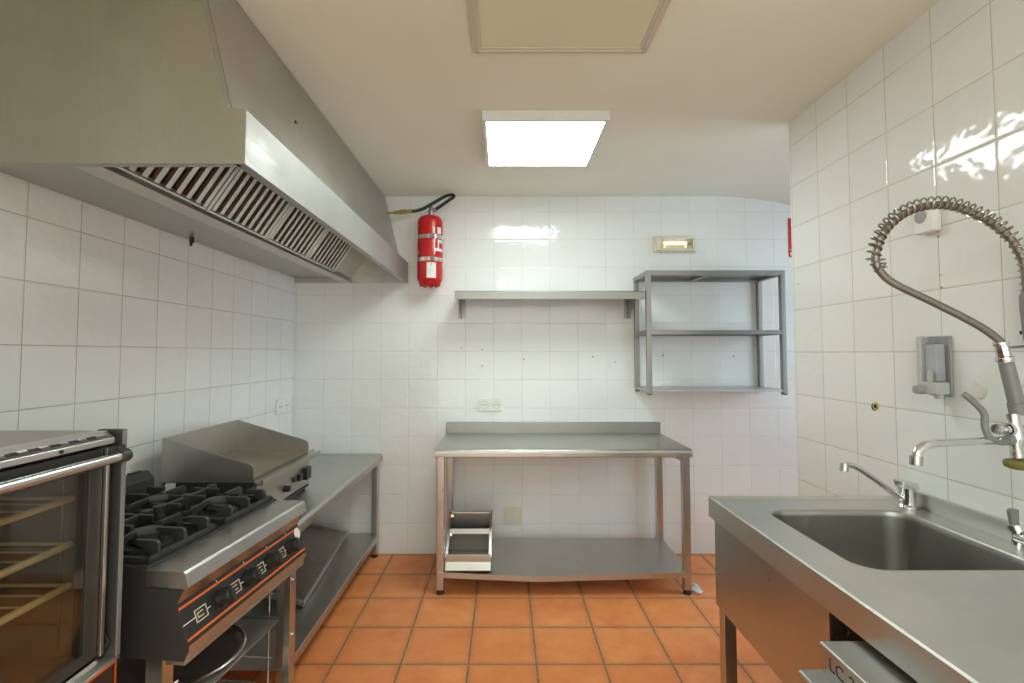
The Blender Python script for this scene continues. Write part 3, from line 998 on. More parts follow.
for s0 in (.010, flen - .016):
    fbox(.004, RL - .004, s0, s0 + .006, .0001, .0009).build('orange_line', 'orange', rg, local=True)
KS = (.148, .272, .393, .512)
IC = (.068, .212, .336, .459)
for k, y in enumerate(IC):
    ic = MB()
    y0, y1 = y - .022, y + .022
    c = flen * .52
    a, b_ = c - .016, c + .016
    wd = .003
    ic.box(y0, y1, a, a + wd, .0001, .0008).box(y0, y1, b_ - wd, b_, .0001, .0008)
    ic.box(y0, y0 + wd, a + wd, b_ - wd, .0001, .0008).box(y1 - wd, y1, a + wd, b_ - wd, .0001, .0008)
    ic.box(y0 + .011, y1 - .014, c - .007, c - .004, .0001, .0008).box(y0 + .011, y1 - .014, c + .004, c + .007, .0001, .0008)
    ic.box(y0 + .008, y0 + .011, c - .007, c + .007, .0001, .0008)
    ic.xf(fm).build('icon', 'cream', rg, local=True)
segs = [(.003, IC[0] - .022)] + [(IC[i] + .022, IC[i] + .036) for i in range(4)]
for a, b_ in segs:
    fbox(a, b_, flen * .52 - .0012, flen * .52 + .0012, .0001, .0007).build('guide_line', 'white', rg, local=True)
for y in KS:
    kb = MB()
    c = flen * .50
    kb.lathe([(0, .034), (.015, .034), (.019, .030), (.0205, .012), (.024, .004), (.024, .0005), (0, .0005)], (y, c, 0), seg=24)
    kb.box(y - .005, y + .005, c - .023, c + .023, .012, .038, .003)
    kb.xf(fm).build('knob', 'black', rg, local=True)
    fbox(y - .001, y + .001, .003, .009, .0001, .0008).build('knob_mark', 'white', rg, local=True)
st_ = MB()
st_.lathe([(0, .0012), (.019, .0012), (.019, .0002), (0, .0002)], (0, 0, 0), seg=28)
st_.xf(Matrix.Translation((.579, flen * .27, 0))).xf(fm).build('sticker', 'white', rg, local=True)
# hob: enamel well, burners, pan supports
MB().box(-RD + .062, -.106, .006, RL - .006, T - .012, T - .004, .002).build('hob_well', 'enamel', rg, local=True)
el = MB()
el.box(-.122, -.106, .002, RL - .002, T - .008, T + .006, .002).box(-RD + .055, -RD + .068, .002, RL - .002, T - .008, T + .006, .002)
el.box(-RD + .068, -.122, .002, .014, T - .03, T + .006, .002).box(-RD + .068, -.122, RL - .014, RL - .002, T - .03, T + .006, .002)
el.build('well_rim', 'cast', rg, local=True)
BX = (-.235, -.455)
BYs = (.15, .45)
for bx in BX:
    for by in BYs:
        bu = MB()
        bu.lathe([(.062, T - .004), (.060, T + .006), (.040, T + .010), (.034, T + .016), (0, T + .016)], (bx, by, 0), seg=28)
        ob = bu.build('burner', 'cast', rg, local=True)
        cp_ = MB()
        cp_.lathe([(0, T + .044), (.038, T + .044), (.045, T + .040), (.046, T + .018), (.040, T + .015), (0, T + .015)], (bx, by, 0), seg=28)
        for k in range(24):
            a = 2 * PI * k / 24
            cp_.box(-.0015, .0015, -.0015, .0015, T + .018, T + .036, 0, mat=Matrix.Translation((bx + .0455 * math.cos(a), by + .0455 * math.sin(a), 0)) @ Matrix.Rotation(a, 4, 'Z'))
        cp_.build('burner_cap', 'cast', ob, local=True)
XA, XB, XM = -.118, -RD + .066, (-.118 - RD + .066) / 2
for by in BYs:
    g_ = MB()
    y0, y1 = by - .132, by + .132
    z0, z1 = T + .004, T + .022
    for a in ((XB, XA, y0, y0 + .012), (XB, XA, y1 - .012, y1), (XB, XB + .012, y0, y1), (XA - .012, XA, y0, y1)):
        g_.box(*a, z0, z1, .003)
    # raised rail between the two burners with its round bosses
    g_.box(XM - .008, XM + .008, y0, y1, T + .020, T + .052, .004)
    for dy in (-.126, 0, .126):
        g_.cyl((XM, by + dy, T + .004), (XM, by + dy, T + .056), .017, 16, bev=.004)
    # upright finger plates, hooked over the frame
    for dy, ln in ((-.094, .066), (0, .084), (.094, .066)):
        w_ = .006
        for x0, s_ in ((XA - .001, -1), (XB + .001, 1)):
            pr_ = [(x0, T + .004), (x0, T + .044), (x0 + s_ * .008, T + .053), (x0 + s_ * ln, T + .053), (x0 + s_ * (ln + .002), T + .040), (x0 + s_ * .036, T + .030), (x0 + s_ * .022, T + .004)]
            g_.prism(pr_, 'Y', by + dy - w_, by + dy + w_, .0025)
        for s_ in (1, -1):
            l2 = ln - .018
            g_.prism([(XM, T + .024), (XM, T + .053), (XM + s_ * l2, T + .053), (XM + s_ * (l2 + .002), T + .042), (XM + s_ * .02, T + .024)], 'Y', by + dy - w_, by + dy + w_, .0025)
    for bx in BX:
        for s_ in (1, -1):
            yo = by + s_ * .131
            m_ = [(yo, T + .004), (yo, T + .044), (yo - s_ * .008, T + .053), (yo - s_ * .088, T + .053), (yo - s_ * .090, T + .042), (yo - s_ * .03, T + .030), (yo - s_ * .018, T + .004)]
            g_.prism(m_, 'X', bx - .006, bx + .006, .0025)
    g_.build('grate', 'cast', rg, local=True)
# rear flue
MB().prism([(-RD, T - .04), (-RD, T + .098), (-RD + .020, T + .098), (-RD + .046, T + .072), (-RD + .050, T - .0), (-RD + .050, T - .04)], 'Y', .0, RL, .002).build('flue', 'darkpaint', rg, local=True)
q = MB()
for k in range(8):
    q.box(-RD + .004, -RD + .018, .03 + .07 * k, .08 + .07 * k, T + .096, T + .104, .001)
q.build('flue_grille', 'black', rg, local=True)
# stand
for x0 in (-.055, -RD + .05):
    for y in (.02, RL - .06):
        x = x0 if x0 < -.1 else (-.020 if y > .3 else -.078)
        lg = MB()
        lg.box(x - .0, x + .004, y, y + .04, .02, .624, .001)
        yy = y + .036 if y > .3 else y
        lg.box(x - .04, x + .004, yy, yy + .004, .02, .624, .001)
        lo = lg.build('leg', 'sz', rg, local=True)
        MB().cyl((x - .018, y + .02, 0), (x - .018, y + .02, .022), .02, 14).build('foot', 'rubber', lo, local=True)
for z in (.585, .395, .205):
    q = MB()
    for x in (-.014,):
        q.cyl((x - .002, RL - .04, z), (x + .003, RL - .04, z), .006, 10)
    q.build('bolt', 'strap', rg, local=True)
# wire runner frames at both ends of the stand
for y in (.042, RL - .046):
    w_ = MB()
    for x in (-.10, -RD + .10):
        w_.tube([(x, y, .16), (x, y, .62)], .0025, 8)
    for z in (.20, .31, .42, .53):
        w_.tube([(-.058, y - .012 if y > .3 else y + .016, z + .018), (-.080, y - .004, z + .004), (-.10, y, z), (-RD + .08, y, z)], .003, 8)
    w_.build('tray_runner', 'strap', rg, local=True)
MB().box(-RD + .03, -.04, .02, RL - .02, .150, .156, .002).build('stand_shelf', 'sy', rg, local=True)
q = MB()
q.box(-RD + .03, -RD + .05, .03, RL - .03, .30, .33, .002)
q.build('stand_rail', 'sy', rg, local=True)

# sheet pans and the round pan inside the stand: things of their own
def in_range(name, label, cat, lx, ly, z):
    p = world_of(rg) @ Vector((lx, ly, z))
    return thing(name, label, cat, p, -RA)


sh = in_range('baking_sheet', 'flat steel baking sheet slid into the range stand beneath the round pan', 'baking sheet', -.290, .30, .450)
MB().box(-.235, .235, -.236, .236, 0, .003, .001).build('sheet_base', 'pale', sh, local=True)
q = MB()
q.box(-.238, -.232, -.236, .236, 0, .012, .001).box(-.235, .235, -.238, -.234, 0, .012, .001).box(-.235, .235, .234, .238, 0, .012, .001)
q.build('sheet_rim', 'strap', sh, local=True)
rp = in_range('round_pan', 'round dark steel pan with bright rim lying on the baking sheet', 'pan', -.235, .285, .4545)
MB().lathe([(0, .0), (.158, .0), (.166, .002), (.178, .017), (.174, .017), (.162, .005), (.156, .003), (0, .003)], (0, 0, 0), seg=56).build('pan_body', 'pan', rp, local=True)
MB().lathe([(.175, .013), (.181, .015), (.186, .019), (.181, .022), (.173, .019), (.175, .013)], (0, 0, 0), seg=56).build('rim', 'strap', rp, local=True)
s2 = in_range('baking_sheet', 'second steel baking sheet on the lowest level of the range stand', 'baking sheet', -.345, .29, .207)
MB().box(-.22, .22, -.215, .215, 0, .003, .001).build('sheet_base', 'sy', s2, local=True)
q = MB()
q.box(.217, .223, -.215, .215, 0, .05, .001).box(-.22, .22, -.219, -.214, 0, .05, .001).box(-.22, .22, .214, .219, 0, .05, .001)
q.build('sheet_rim', 'strap', s2, local=True)

# ================================================================== CONVECTION OVEN
ov = thing('convection_oven', 'countertop convection oven with dark glass door and steel bar handle at the photo edge', 'oven', (-1.19, .80, .56))
OY0, OY1, OX0, OX1, OZ0, OZ1 = .40, 1.20, XL + .02, -.906, .58, 1.208
# casing as separate walls around the cavity
cs = MB()
cs.box(OX0, OX1 - .03, OY0, OY1, OZ1 - .030, OZ1, .003)
cs.box(OX0, OX1 - .03, OY1 - .030, OY1 - .001, OZ0 + .002, OZ1 - .03, .002)
cs.box(OX0, OX1 - .03, OY0 + .001, OY0 + .03, OZ0 + .002, OZ1 - .03, .002)
cs.box(OX0, OX0 + .03, OY0 + .03, OY1 - .03, OZ0 + .002, OZ1 - .03)
cs.box(OX0 + .03, OX1 - .03, OY0 + .03, OY1 - .03, OZ0 + .002, .70)
cs.build('casing', 'sy', ov)
cv = MB()
cx0, cx1, cy0, cy1, cz0, cz1 = OX0 + .032, OX1 - .05, OY0 + .032, OY1 - .034, .702, OZ1 - .033
cv.box(cx0, cx0 + .003, cy0, cy1, cz0, cz1).box(cx0, cx1, cy0, cy0 + .003, cz0, cz1).box(cx0, cx1, cy1 - .003, cy1, cz0, cz1)
cv.box(cx0, cx1, cy0, cy1, cz0, cz0 + .003).box(cx0, cx1, cy0, cy1, cz1 - .003, cz1)
cv.build('cavity', 'ovenin', ov)
# fan cover inside
MB().lathe([(0, .012), (.11, .012), (.125, .008), (.13, 0), (0, 0)], (cx0 + .003, .80, .93), (1, 0, 0), 36).build('fan_cover', 'ovenin', ov)
MB().lathe([(0, .02), (.014, .018), (.02, 0), (0, 0)], (cx0 + .003, 1.08, .98), (1, 0, 0), 16).build('oven_lamp', 'clear', ov)
# racks
for z in (1.062, .960, .868):
    rk_ = MB()
    xa, xb = cx0 + .02, OX1 - .075
    rk_.tube([(xb, cy0 + .015, z), (xb, cy1 - .012, z)], .0075, 10)
    rk_.tube([(xa, cy0 + .015, z), (xa, cy1 - .012, z)], .004, 8)
    for yy in (cy0 + .015, cy1 - .012):
        rk_.tube([(xa, yy, z), (xb, yy, z)], .004, 8)
    for k in range(1, 14):
        yy = cy0 + .015 + (cy1 - cy0 - .03) * k / 14
        rk_.tube([(xa, yy, z + .002), (xb, yy, z + .002)], .0022, 6)
    rk_.build('oven_rack', 'ovenrack', ov)
for yy in (cy0 + .006, cy1 - .006):
    q = MB()
    for x in (cx0 + .08, OX1 - .10):
        q.tube([(x, yy, cz0 + .01), (x, yy, cz1 - .02)], .003, 8)
    for z in (1.055, .953, .861, .78):
        q.tube([(cx0 + .03, yy, z), (OX1 - .08, yy, z)], .0028, 8)
    q.build('rack_runner', 'dull', ov)
# vent top trim on the front of the roof
vt = MB()
vt.box(OX1 - .05, OX1 - .010, OY0, OY1 - .03, OZ1 - .004, OZ1 + .004, .001)
vt.prism([(OX1 - .012, OZ1 - .001), (OX1 + .002, OZ1 - .009), (OX1 + .005, OZ1 - .012), (OX1 + .005, OZ1 - .024), (OX1 - .002, OZ1 - .024), (OX1 - .012, OZ1 - .012)], 'Y', OY0, OY1 - .03, .0008)
vt.build('vent_trim', 'strap', ov)
for k in range(16):
    y = OY0 + .03 + k * .045
    MB().prism([(OX1 - .009, OZ1 - .0022), (OX1 - .002, OZ1 - .0062), (OX1 - .002, OZ1 - .0082), (OX1 - .009, OZ1 - .005)], 'Y', y, y + .024).build('vent_slot', 'black', ov)
MB().cyl((OX1 + .0045, 1.03, OZ1 - .018), (OX1 + .007, 1.03, OZ1 - .018), .004, 10).build('screw', 'black', ov)
# far post beside the door
po = MB()
po.box(OX1 - .05, OX1 + .010, OY1 - .014, OY1, OZ0 + .11, OZ1 + .004, .002)
po.box(OX1 - .05, OX1 - .015, OY1 - .034, OY1 - .014, OZ0 + .11, OZ1 - .002, .001)
po.build('door_post', 'darkpaint', ov)
MB().box(OX1 + .0095, OX1 + .0125, OY1 - .013, OY1 - .001, OZ0 + .112, OZ1 + .003, .001).build('post_trim', 'handgrip', ov)
q = MB()
q.box(OX1 - .02, OX1 - .008, OY1 - .030, OY1 - .016, .735, .765, .003).tube([(OX1 - .010, OY1 - .020, .75), (OX1 - .004, OY1 - .016, .73), (OX1 - .010, OY1 - .02, .715)], .004, 8)
q.build('latch', 'black', ov)
# door
DY0, DY1, DZ0, DZ1 = OY0 + .01, OY1 - .040, .708, OZ1 - .034
dr = MB()
xo, xi = OX1 - .012, OX1 - .04
w = .035
dr.box(xi, xo, DY0, DY1, DZ1 - .045, DZ1, .002).box(xi, xo, DY0, DY1, DZ0, DZ0 + .022, .002)
dr.box(xi, xo, DY1 - w, DY1, DZ0 + .022, DZ1 - .045, .002).box(xi, xo, DY0, DY0 + w, DZ0 + .022, DZ1 - .045, .002)
door = dr.build('door', 'darkpaint', ov)
MB().box(xo - .010, xo - .004, DY0 + w - .004, DY1 - w + .004, DZ0 + .018, DZ1 - .041).build('glass_pane', 'ovenglass', door)
MB().box(OX1 - .030, OX1 - .004, DY1 + .001, DY1 + .011, DZ0, DZ1, .001).build('door_trim', 'strap', ov)
hd = MB()
hz, hx = 1.152, OX1 + .016
hd.cyl((hx, OY0 + .03, hz), (hx, OY1 - .030, hz), .0115, 20)
hd.build('handle', 'strap', door)
for y in (OY0 + .02, OY1 - .018):
    q = MB()
    q.cyl((hx, y - .013, hz), (hx, y + .013, hz), .0155, 18, bev=.002)
    q.box(xo - .002, hx, y - .011, y + .011, hz - .010, hz + .026, .004)
    q.build('handle_mount', 'darkpaint', door)
# lower ledge and control fascia
MB().prism([(OX1 - .05, .702), (OX1 - .012, .702), (OX1 + .012, .690), (OX1 + .012, .684), (OX1 - .05, .684)], 'Y', OY0, OY1, .001).build('ledge', 'strap', ov)
MB().box(OX1 - .05, OX1 + .006, OY0, OY1 - .001, OZ0, .684, .001).build('control_fascia', 'panel', ov)
q = MB()
xf_ = OX1 + .0062
q.box(xf_, xf_ + .0008, OY0 + .004, OY1 - .004, .677, .681).box(xf_, xf_ + .0008, OY1 - .008, OY1 - .004, OZ0 + .004, .677).box(xf_, xf_ + .0008, OY0 + .004, OY1 - .008, OZ0 + .004, OZ0 + .008)
q.build('orange_line', 'orange', ov)
for y in (1.105, .90, .70):
    kb = MB()
    kb.lathe([(0, .030), (.022, .030), (.026, .026), (.028, .006), (.030, .0), (0, 0)], (OX1 + .006, y, .638), (1, 0, 0), 28)
    kb.box(OX1 + .03, OX1 + .046, y - .006, y + .006, .612, .664, .003)
    kb.build('knob', 'bronze', ov)
for x in (OX0 + .05, OX1 - .06):
    for y in (OY0 + .06, OY1 - .06):
        MB().cyl((x, y, .54), (x, y, .584), .02, 14).build('foot', 'rubber', ov)
# stand below the oven
os_ = thing('oven_stand', 'open steel stand carrying the convection oven beside the gas range', 'stand', (-1.19, .80, 0))
MB().box(OX0, OX1 - .01, OY0, OY1 - .01, .51, .54, .003).build('stand_top', 'sy', os_)
for x in (OX0 + .005, OX1 - .055):
    for y in (OY0 + .005, OY1 - .055):
        MB().box(x, x + .04, y, y + .04, 0, .51, .003).build('leg', 'sz', os_)
MB().box(OX0 + .01, OX1 - .02, OY0 + .01, OY1 - .02, .15, .17, .002).build('stand_shelf', 'sy', os_)

# ================================================================== SINK UNIT
sk = thing('sink_unit', 'stainless steel sink unit with one deep rectangular bowl against the washing-side tiles', 'sink', (1.06, 1.1, 0))
KX0, KX1, KY0, KY1, KZ = .727, XR - .003, .32, 1.805, .88
BX0, BX1, BY0, BY1, BR = .846, 1.296, 1.205, 1.662, .066


def rrect(x0, x1, y0, y1, r, n=8):
    o = []
    for cx, cy, a in ((x1 - r, y1 - r, 0), (x0 + r, y1 - r, 90), (x0 + r, y0 + r, 180), (x1 - r, y0 + r, 270)):
        o += arc(cx, cy, r, a, a + 90, n)
    return o


inner = rrect(BX0, BX1, BY0, BY1, BR)
b = bmesh.new()
outer = [(KX1, KY1), (KX0 + .006, KY1), (KX0 + .006, KY0), (KX1, KY0)]
ov_ = [b.verts.new((x, y, KZ)) for x, y in outer]
iv_ = [b.verts.new((x, y, KZ)) for x, y in inner]
es = [b.edges.new((ov_[i], ov_[(i + 1) % 4])) for i in range(4)] + [b.edges.new((iv_[i], iv_[(i + 1) % len(iv_)])) for i in range(len(iv_))]
bmesh.ops.triangle_fill(b, use_beauty=True, edges=es)
for f_ in b.faces:
    if f_.normal.z < 0:
        f_.normal_flip()
mb = MB()
mb._merge(b)
# raised marine edge along the front and far side, rolled down into the front rim
mb.prism([(KX0, KZ - .066), (KX0, KZ + .001), (KX0 + .004, KZ + .005), (KX0 + .012, KZ + .005), (KX0 + .020, KZ + .0002), (KX0 + .020, KZ - .003), (KX0 + .004, KZ - .004), (KX0 + .004, KZ - .062), (KX0 + .02, KZ - .062), (KX0 + .02, KZ - .066)], 'Y', KY0, KY1)
mb.prism([(KY1, KZ - .066), (KY1, KZ + .001), (KY1 - .004, KZ + .005), (KY1 - .012, KZ + .005), (KY1 - .020, KZ + .0002), (KY1 - .020, KZ - .003), (KY1 - .004, KZ - .004), (KY1 - .004, KZ - .062)], 'X', KX0 + .002, KX1)
mb.build('worktop', 'sink', sk, angle=30)
# bowl: drops from a softened lip to a rounded floor
b = bmesh.new()
lv = [(0, KZ + .0005), (.003, KZ - .001), (.006, KZ - .006), (.008, KZ - .02), (.014, KZ - .20), (.020, KZ - .225), (.034, KZ - .243), (.055, KZ - .250)]
rows = []
for off, z in lv:
    ring = rrect(BX0 + off, BX1 - off, BY0 + off, BY1 - off, max(.03, BR - off * .6))
    rows.append([b.verts.new((x, y, z)) for x, y in ring])
for u_, v_ in zip(rows[:-1], rows[1:]):
    n_ = len(u_)
    for i in range(n_):
        b.faces.new((u_[i], v_[i], v_[(i + 1) % n_], u_[(i + 1) % n_]))
b.faces.new(rows[-1])
bmesh.ops.recalc_face_normals(b, faces=b.faces[:])
for f_ in b.faces:
    f_.normal_flip()
mb = MB()
mb._merge(b)
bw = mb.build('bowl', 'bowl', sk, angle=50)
MB().lathe([(.045, .001), (.042, .004), (.034, .003), (.030, -.004), (0, -.004)], ((BX0 + BX1) / 2, (BY0 + BY1) / 2, KZ - .250), (0, 0, 1), 28).build('drain', 'chrome', bw)
# backsplash with a clipped far corner
MB().prism([(KY0, KZ), (KY0, .930), (1.690, .930), (1.722, .905), (1.722, KZ)], 'X', KX1 - .018, KX1, .002).build('backsplash', 'sink', sk)
# apron and legs
MB().box(KX0 + .012, KX0 + .016, 1.165, KY1 - .02, .520, KZ - .055, .0008).build('apron', 'sz', sk)
MB().box(KX0 + .016, KX1 - .02, KY1 - .026, KY1 - .022, .520, KZ - .055, .0008).build('apron', 'sz', sk)
MB().box(KX0 + .016, KX1 - .02, 1.165, 1.169, .520, KZ - .055, .0008).build('apron', 'sz', sk)
for x in (KX0 + .018, KX1 - .075):
    for y in (KY0 + .02, KY1 - .07):
        lg = MB().box(x, x + .042, y, y + .042, .025, KZ - .055, .004).build('leg', 'sz', sk)
        MB().cyl((x + .021, y + .021, 0), (x + .021, y + .021, .03), .022, 14, .018).build('foot', 'rubber', lg)
MB().cyl((1.08, 1.43, KZ - .252), (1.08, 1.43, .36), .022, 16).build('waste_pipe', 'greyplast', sk)

# appliance under the worktop, standing a little proud of it
ap = thing('undercounter_appliance', 'stainless steel appliance with dark lettering under the open end of the sink worktop', 'appliance', (.95, .76, 0))
AX, AY0, AY1, AZ = .648, .48, 1.057, .800
ac = MB()
ac.box(AX + .02, KX1 - .08, AY0, AY1, .08, AZ - .004, .003)
ac.build('casing', 'sy', ap)
MB().prism([(AX, .735), (AX, AZ - .003), (AX + .003, AZ), (AX + .10, AZ), (AX + .10, .735)], 'Y', AY0, AY1, .001).build('fascia', 'sy', ap)
dr = MB().prism([(AX - .048, .10), (AX - .048, .742), (AX - .044, .746), (AX + .019, .746), (AX + .019, .10)], 'Y', AY0 + .004, AY1 - .004, .001).build('door', 'sy', ap)
MB().box(AX - .075, AX - .048, AY0 + .10, AY0 + .40, .64, .665, .004).build('handle', 'chrome', dr)
for x in (.75, 1.25):
    for y in (AY0 + .05, AY1 - .05):
        MB().cyl((x, y, 0), (x, y, .082), .02, 14).build('foot', 'rubber', ap)
cu = bpy.data.curves.new('lettering', 'FONT')
cu.body = 'LC 22'
cu.size = .037
cu.extrude = .0004
cu.space_character = 1.05
tmp = bpy.data.objects.new('tmp', cu)
COL.objects.link(tmp)
bpy.context.view_layer.update()
me = bpy.data.meshes.new_from_object(tmp.evaluated_get(bpy.context.evaluated_depsgraph_get()))
bpy.data.objects.remove(tmp)
lt_ = bpy.data.objects.new('lettering', me)
COL.objects.link(lt_)
me.materials.clear()
me.materials.append(M['ink'])
# text x axis -> -Y (far to near), text y axis -> +Z, facing -X
me.transform(Matrix(((0, 0, -1, AX - .0004), (-1, 0, 0, AY1 - .030), (0, 1, 0, .762), (0, 0, 0, 1))))
lt_.parent = ap
me.transform(world_of(ap).inverted())

# ------------------------------------------------------------------ deck tap on the sink
dt = thing('mixer_tap', 'low chrome lever tap with long angled spout on the sink worktop beside the bowl', 'tap', (1.345, 1.684, KZ))
t_ = MB()
t_.lathe([(0, .001), (.030, .001), (.030, .007), (.025, .013), (.0245, .046), (.026, .060), (.026, .066), (0, .066)], (1.338, 1.684, KZ), seg=24)
t_.build('body', 'chrome', dt)
lv = MB()
lv.prism([(1.314, KZ + .064), (1.308, KZ + .088), (1.316, KZ + .092), (1.345, KZ + .084), (1.363, KZ + .084), (1.363, KZ + .064)], 'Y', 1.662, 1.706, .004)
lv.build('lever', 'chrome', dt)
sp_ = spline([(1.325, 1.682, KZ + .025), (1.28, 1.667, KZ + .052), (1.20, 1.641, KZ + .104), (1.13, 1.619, KZ + .146), (1.095, 1.608, KZ + .158), (1.078, 1.602, KZ + .156)], 8)
s_ = MB().tube(sp_, .0095, 14).build('spout', 'chrome', dt)
MB().cyl((1.079, 1.602, KZ + .163), (1.074, 1.600, KZ + .138), .0125, 16, bev=.002).build('aerator', 'dull', s_)

# second small valve near the splashback
sv = thing('valve_tap', 'small chrome valve with grey lever behind the bowl at the splashback', 'tap', (1.345, 1.335, KZ))
t_ = MB()
t_.cyl((1.345, 1.335, KZ + .001), (1.345, 1.335, KZ + .045), .012, 16).cyl((1.345, 1.335, KZ + .03), (1.345, 1.25, KZ + .032), .014, 16, bev=.003)
t_.cyl((1.345, 1.335, KZ + .045), (1.343, 1.338, KZ + .062), .017, 16, bev=.002)
t_.build('body', 'chrome', sv)
MB().prism([(1.334, KZ + .056), (1.327, KZ + .098), (1.337, KZ + .103), (1.353, KZ + .101), (1.352, KZ + .056)], 'Y', 1.333, 1.345, .003).build('lever', 'handgrip', sv)

# ------------------------------------------------------------------ pre-rinse spray tap
pr = thing('prerinse_tap', 'wall-mounted pre-rinse tap with coiled spring hose arching over the sink', 'pre-rinse tap', (1.33, 1.29, 1.10))
b_ = MB()
b_.cyl((XR - .001, 1.30, 1.172), (XR - .016, 1.30, 1.172), .034, 24, bev=.004)
b_.cyl((XR - .012, 1.30, 1.172), (1.30, 1.29, 1.172), .016, 16)
b_.lathe([(0, -.055), (.011, -.055), (.013, -.045), (.011, -.025), (.018, -.012), (.020, .0), (.018, .022), (.013, .034), (.014, .060), (0, .060)], (1.305, 1.288, 1.178), (-.08, 0, 1), 24)
b_.build('mixer_body', 'chrome', pr)
sp_ = [(1.30, 1.288, 1.171), (1.06, 1.238, 1.171)] + [Vector((1.045, 1.235, 1.170)), Vector((1.022, 1.231, 1.166)), Vector((1.006, 1.228, 1.154)), Vector((1.000, 1.227, 1.138))]
s_ = MB().tube(sp_, [.0095] * 2 + [.0105] * 4, 14).build('spout', 'chrome', pr)
MB().cyl((1.000, 1.227, 1.142), (.999, 1.227, 1.120), .0135, 16, bev=.002).build('aerator', 'dull', s_)
# valve handle and spindle in front
b_ = MB()
b_.cyl((1.292, 1.28, 1.198), (1.235, 1.262, 1.202), .008, 12).cyl((1.262, 1.27, 1.199), (1.252, 1.267, 1.200), .014, 6).cyl((1.280, 1.276, 1.198), (1.268, 1.272, 1.199), .017, 16, bev=.003)
b_.cyl((1.24, 1.264, 1.201), (1.228, 1.26, 1.203), .013, 14, bev=.003)
b_.build('valve_spindle', 'chrome', pr)
lv_ = spline([(1.275, 1.272, 1.170), (1.245, 1.268, 1.168), (1.218, 1.266, 1.180), (1.206, 1.265, 1.208), (1.205, 1.265, 1.240), (1.182, 1.266, 1.268), (1.160, 1.268, 1.288)], 6)
MB().tube(lv_, .0078, 12).cyl((1.262, 1.27, 1.171), (1.282, 1.274, 1.173), .012, 14, bev=.003).build('flexible_lever', 'handgrip', pr)
# upright grip leaning towards the bowl
g0, g1 = Vector((1.318, 1.288, 1.235)), Vector((1.288, 1.288, 1.372))
gd_ = (g1 - g0)
MB().cyl(g0, g0 + gd_ * .22, .0195, 20, bev=.003).cyl(g0 + gd_ * .2, g1, .0168, 20, .0155).build('grip', 'handgrip', pr)
b_ = MB()
b_.cyl(g1 - gd_ * .02, g1 + gd_ * .08, .0185, 20, bev=.003)
b_.cyl(g1 + gd_ * .08, g1 + gd_ * .30, .0145, 8, .0135, bev=.002)
b_.cyl(g1 + gd_ * .28, g1 + gd_ * .36, .0165, 16, bev=.003)
b_.build('grip_collar', 'chrome', pr)
MB().tube([g1 + gd_ * .16, (1.31, 1.30, 1.405), (XR - .001, 1.32, 1.410)], .004, 10).cyl((XR - .001, 1.32, 1.41), (XR - .006, 1.32, 1.41), .015, 16).build('wall_stay', 'dull', pr)
# hose: straight run up to the kink, then the spring arch
kink = Vector((.984, 1.30, 1.604))
top = g1 + gd_ * .36
hs = spline([g1 + gd_ * .30, top, Vector((1.225, 1.29, 1.462)), Vector((1.12, 1.295, 1.520)), Vector((1.02, 1.30, 1.572)), kink, Vector((.972, 1.30, 1.632)), Vector((.979, 1.30, 1.672)), Vector((1.003, 1.30, 1.717)), Vector((1.050, 1.30, 1.757)), Vector((1.105, 1.30, 1.777)), Vector((1.165, 1.30, 1.780)), Vector((1.225, 1.30, 1.762)), Vector((1.288, 1.30, 1.728)), Vector((1.332, 1.30, 1.685)), Vector((1.357, 1.30, 1.635)), Vector((1.364, 1.30, 1.575)), Vector((1.364, 1.30, 1.50))], 10)
MB().tube(hs, .0095, 12).build('hose', 'hose_metal', pr)
i0 = min(range(len(hs)), key=lambda i: (hs[i] - kink).length)
path = hs[i0:-4]
# resample by length
cum = [0]
for a, c in zip(path[:-1], path[1:]):
    cum.append(cum[-1] + (c - a).length)
total = cum[-1]


def at(s):
    for i in range(len(cum) - 1):
        if cum[i + 1] >= s:
            t = (s - cum[i]) / max(1e-9, cum[i + 1] - cum[i])
            return path[i].lerp(path[i + 1], t), (path[i + 1] - path[i]).normalized()
    return path[-1], (path[-1] - path[-2]).normalized()


turns = total / .0175
N = int(turns * 16)
coil = []
side = Vector((0, 1, 0))
for k in range(N + 1):
    s = total * k / N
    p, t_ = at(s)
    out = side.cross(t_).normalized()
    if out.z < 0 and p.x < 1.3:
        out = -out
    elif p.x >= 1.3 and out.x < 0:
        out = -out
    a = 2 * PI * turns * k / N
    coil.append(p + out * (.0055 + .0155 * math.cos(a)) + side * (.0155 * math.sin(a)))
MB().tube(coil, .0024, 6).build('spring', 'spring', pr)
b_ = MB()
b_.lathe([(0, -.10), (.010, -.10), (.013, -.08), (.017, 0), (.017, .03), (.013, .04), (0, .04)], (1.366, 1.30, 1.51), (0, 0, 1), 20)
b_.build('spray_head', 'handgrip', pr)

# olive ring hanging on the tap body
MB_ = MB()
MB_.lathe([(0, -.011), (.026, -.011), (.034, -.007), (.036, .002), (.033, .009), (.026, .011), (0, .011)], (1.318, 1.288, 1.108), (0, 0, 1), 28)
so = thing('scouring_pad', 'round olive green pad hanging beneath the pre-rinse tap', 'scouring pad', (1.318, 1.288, 1.093))
MB_.build('pad', 'sponge', so)
MB().cyl((1.318, 1.288, 1.118), (1.317, 1.288, 1.1222), .004, 8).build('hanging_loop', 'dull', so)

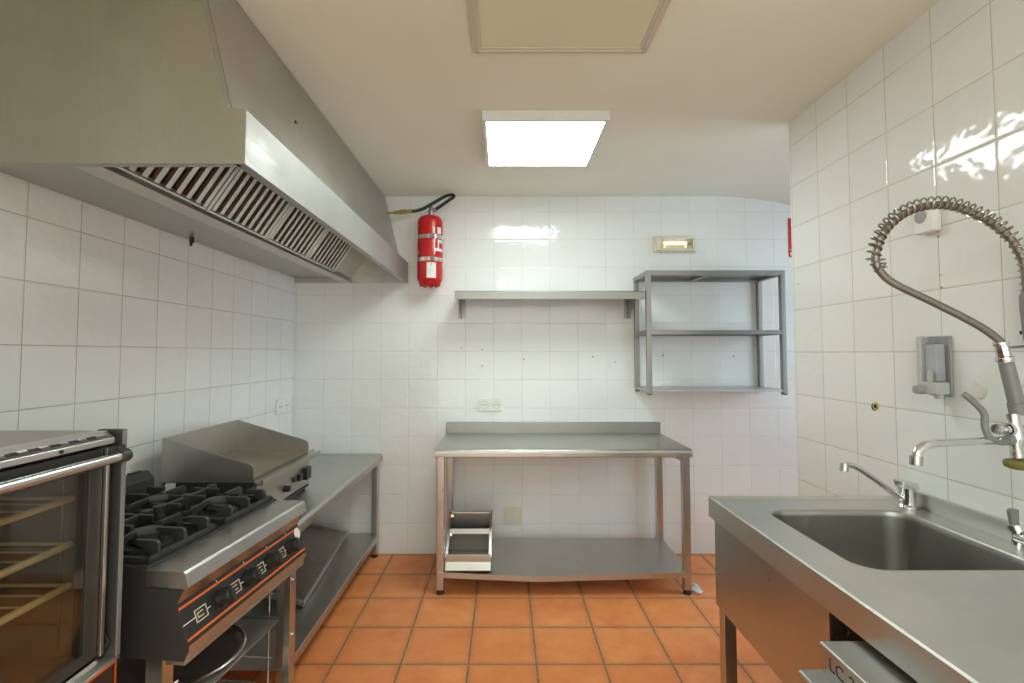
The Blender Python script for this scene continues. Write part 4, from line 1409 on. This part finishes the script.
# ================================================================== WASHING-SIDE WALL FITTINGS
sd = thing('soap_dispenser', 'grey wall soap dispenser with translucent tank above the sink', 'soap dispenser', (XR - .03, 1.60, 1.25))
MB().box(XR - .010, XR - .001, 1.556, 1.640, 1.255, 1.446, .003).build('back_plate', 'greyplast', sd)
MB().box(XR - .052, XR - .009, 1.562, 1.618, 1.300, 1.444, .005).build('tank', 'soaptank', sd)
MB().box(XR - .044, XR - .014, 1.568, 1.612, 1.303, 1.420, .004).build('soap', 'soap', sd)
MB().box(XR - .054, XR - .009, 1.560, 1.622, 1.262, 1.302, .006).build('pump_housing', 'palegrey', sd)
MB().box(XR - .056, XR - .030, 1.612, 1.630, 1.285, 1.446, .005).build('front_rib', 'palegrey', sd)
MB().cyl((XR - .050, 1.612, 1.276), (XR - .078, 1.612, 1.274), .016, 20, .013, bev=.004).build('push_button', 'greyplast', sd)
MB().cyl((XR - .03, 1.575, 1.264), (XR - .03, 1.575, 1.248), .010, 12).build('nozzle', 'palegrey', sd)
MB().box(XR - .056, XR - .050, 1.572, 1.592, 1.300, 1.336, .002).build('level_window', 'palegrey', sd)

ss = thing('surface_socket', 'white surface-mounted round socket box on the tiles behind the spring hose', 'power socket', (XR - .02, 1.63, 1.785))
MB().box(XR - .034, XR - .001, 1.576, 1.650, 1.782, 1.880, .006).build('box', 'white', ss)
MB().lathe([(.024, -.001), (.024, .001), (.021, .002), (0, .0015)], (XR - .034, 1.618, 1.838), (-1, 0, 0), 24).build('socket_well', 'greyplast', ss)

for y, z, lab in ((1.478, 1.281, 'round white wall cap on the tiles between soap dispenser and pre-rinse tap'), (1.345, 1.283, 'round white wall cap behind the grip of the pre-rinse tap')):
    o = thing('blanking_disc', lab, 'wall cap', (XR - .004, y, z - .035), 0, 'round caps on the washing-side tiles')
    MB().lathe([(0, .004), (.017, .004), (.019, .003), (.022, .0035), (.024, .002), (.0255, 0), (0, 0)], (XR - .001, y, z), (-1, 0, 0), 32).build('cap', 'paper', o)
    MB().lathe([(.018, .0), (.018, .0035), (.0215, .0042), (.0215, 0)], (XR - .001, y, z), (-1, 0, 0), 32).build('cap_ring', 'offwhite', o)

sw = thing('wall_box', 'white plastic box with a dark screw at the photo edge above the wall stay', 'wall box', (XR - .02, 1.30, 1.42))
MB().box(XR - .014, XR - .001, 1.24, 1.342, 1.425, 1.52, .004).build('plate', 'white', sw)
MB().cyl((XR - .013, 1.333, 1.446), (XR - .017, 1.333, 1.446), .005, 12).build('screw', 'hole', sw)
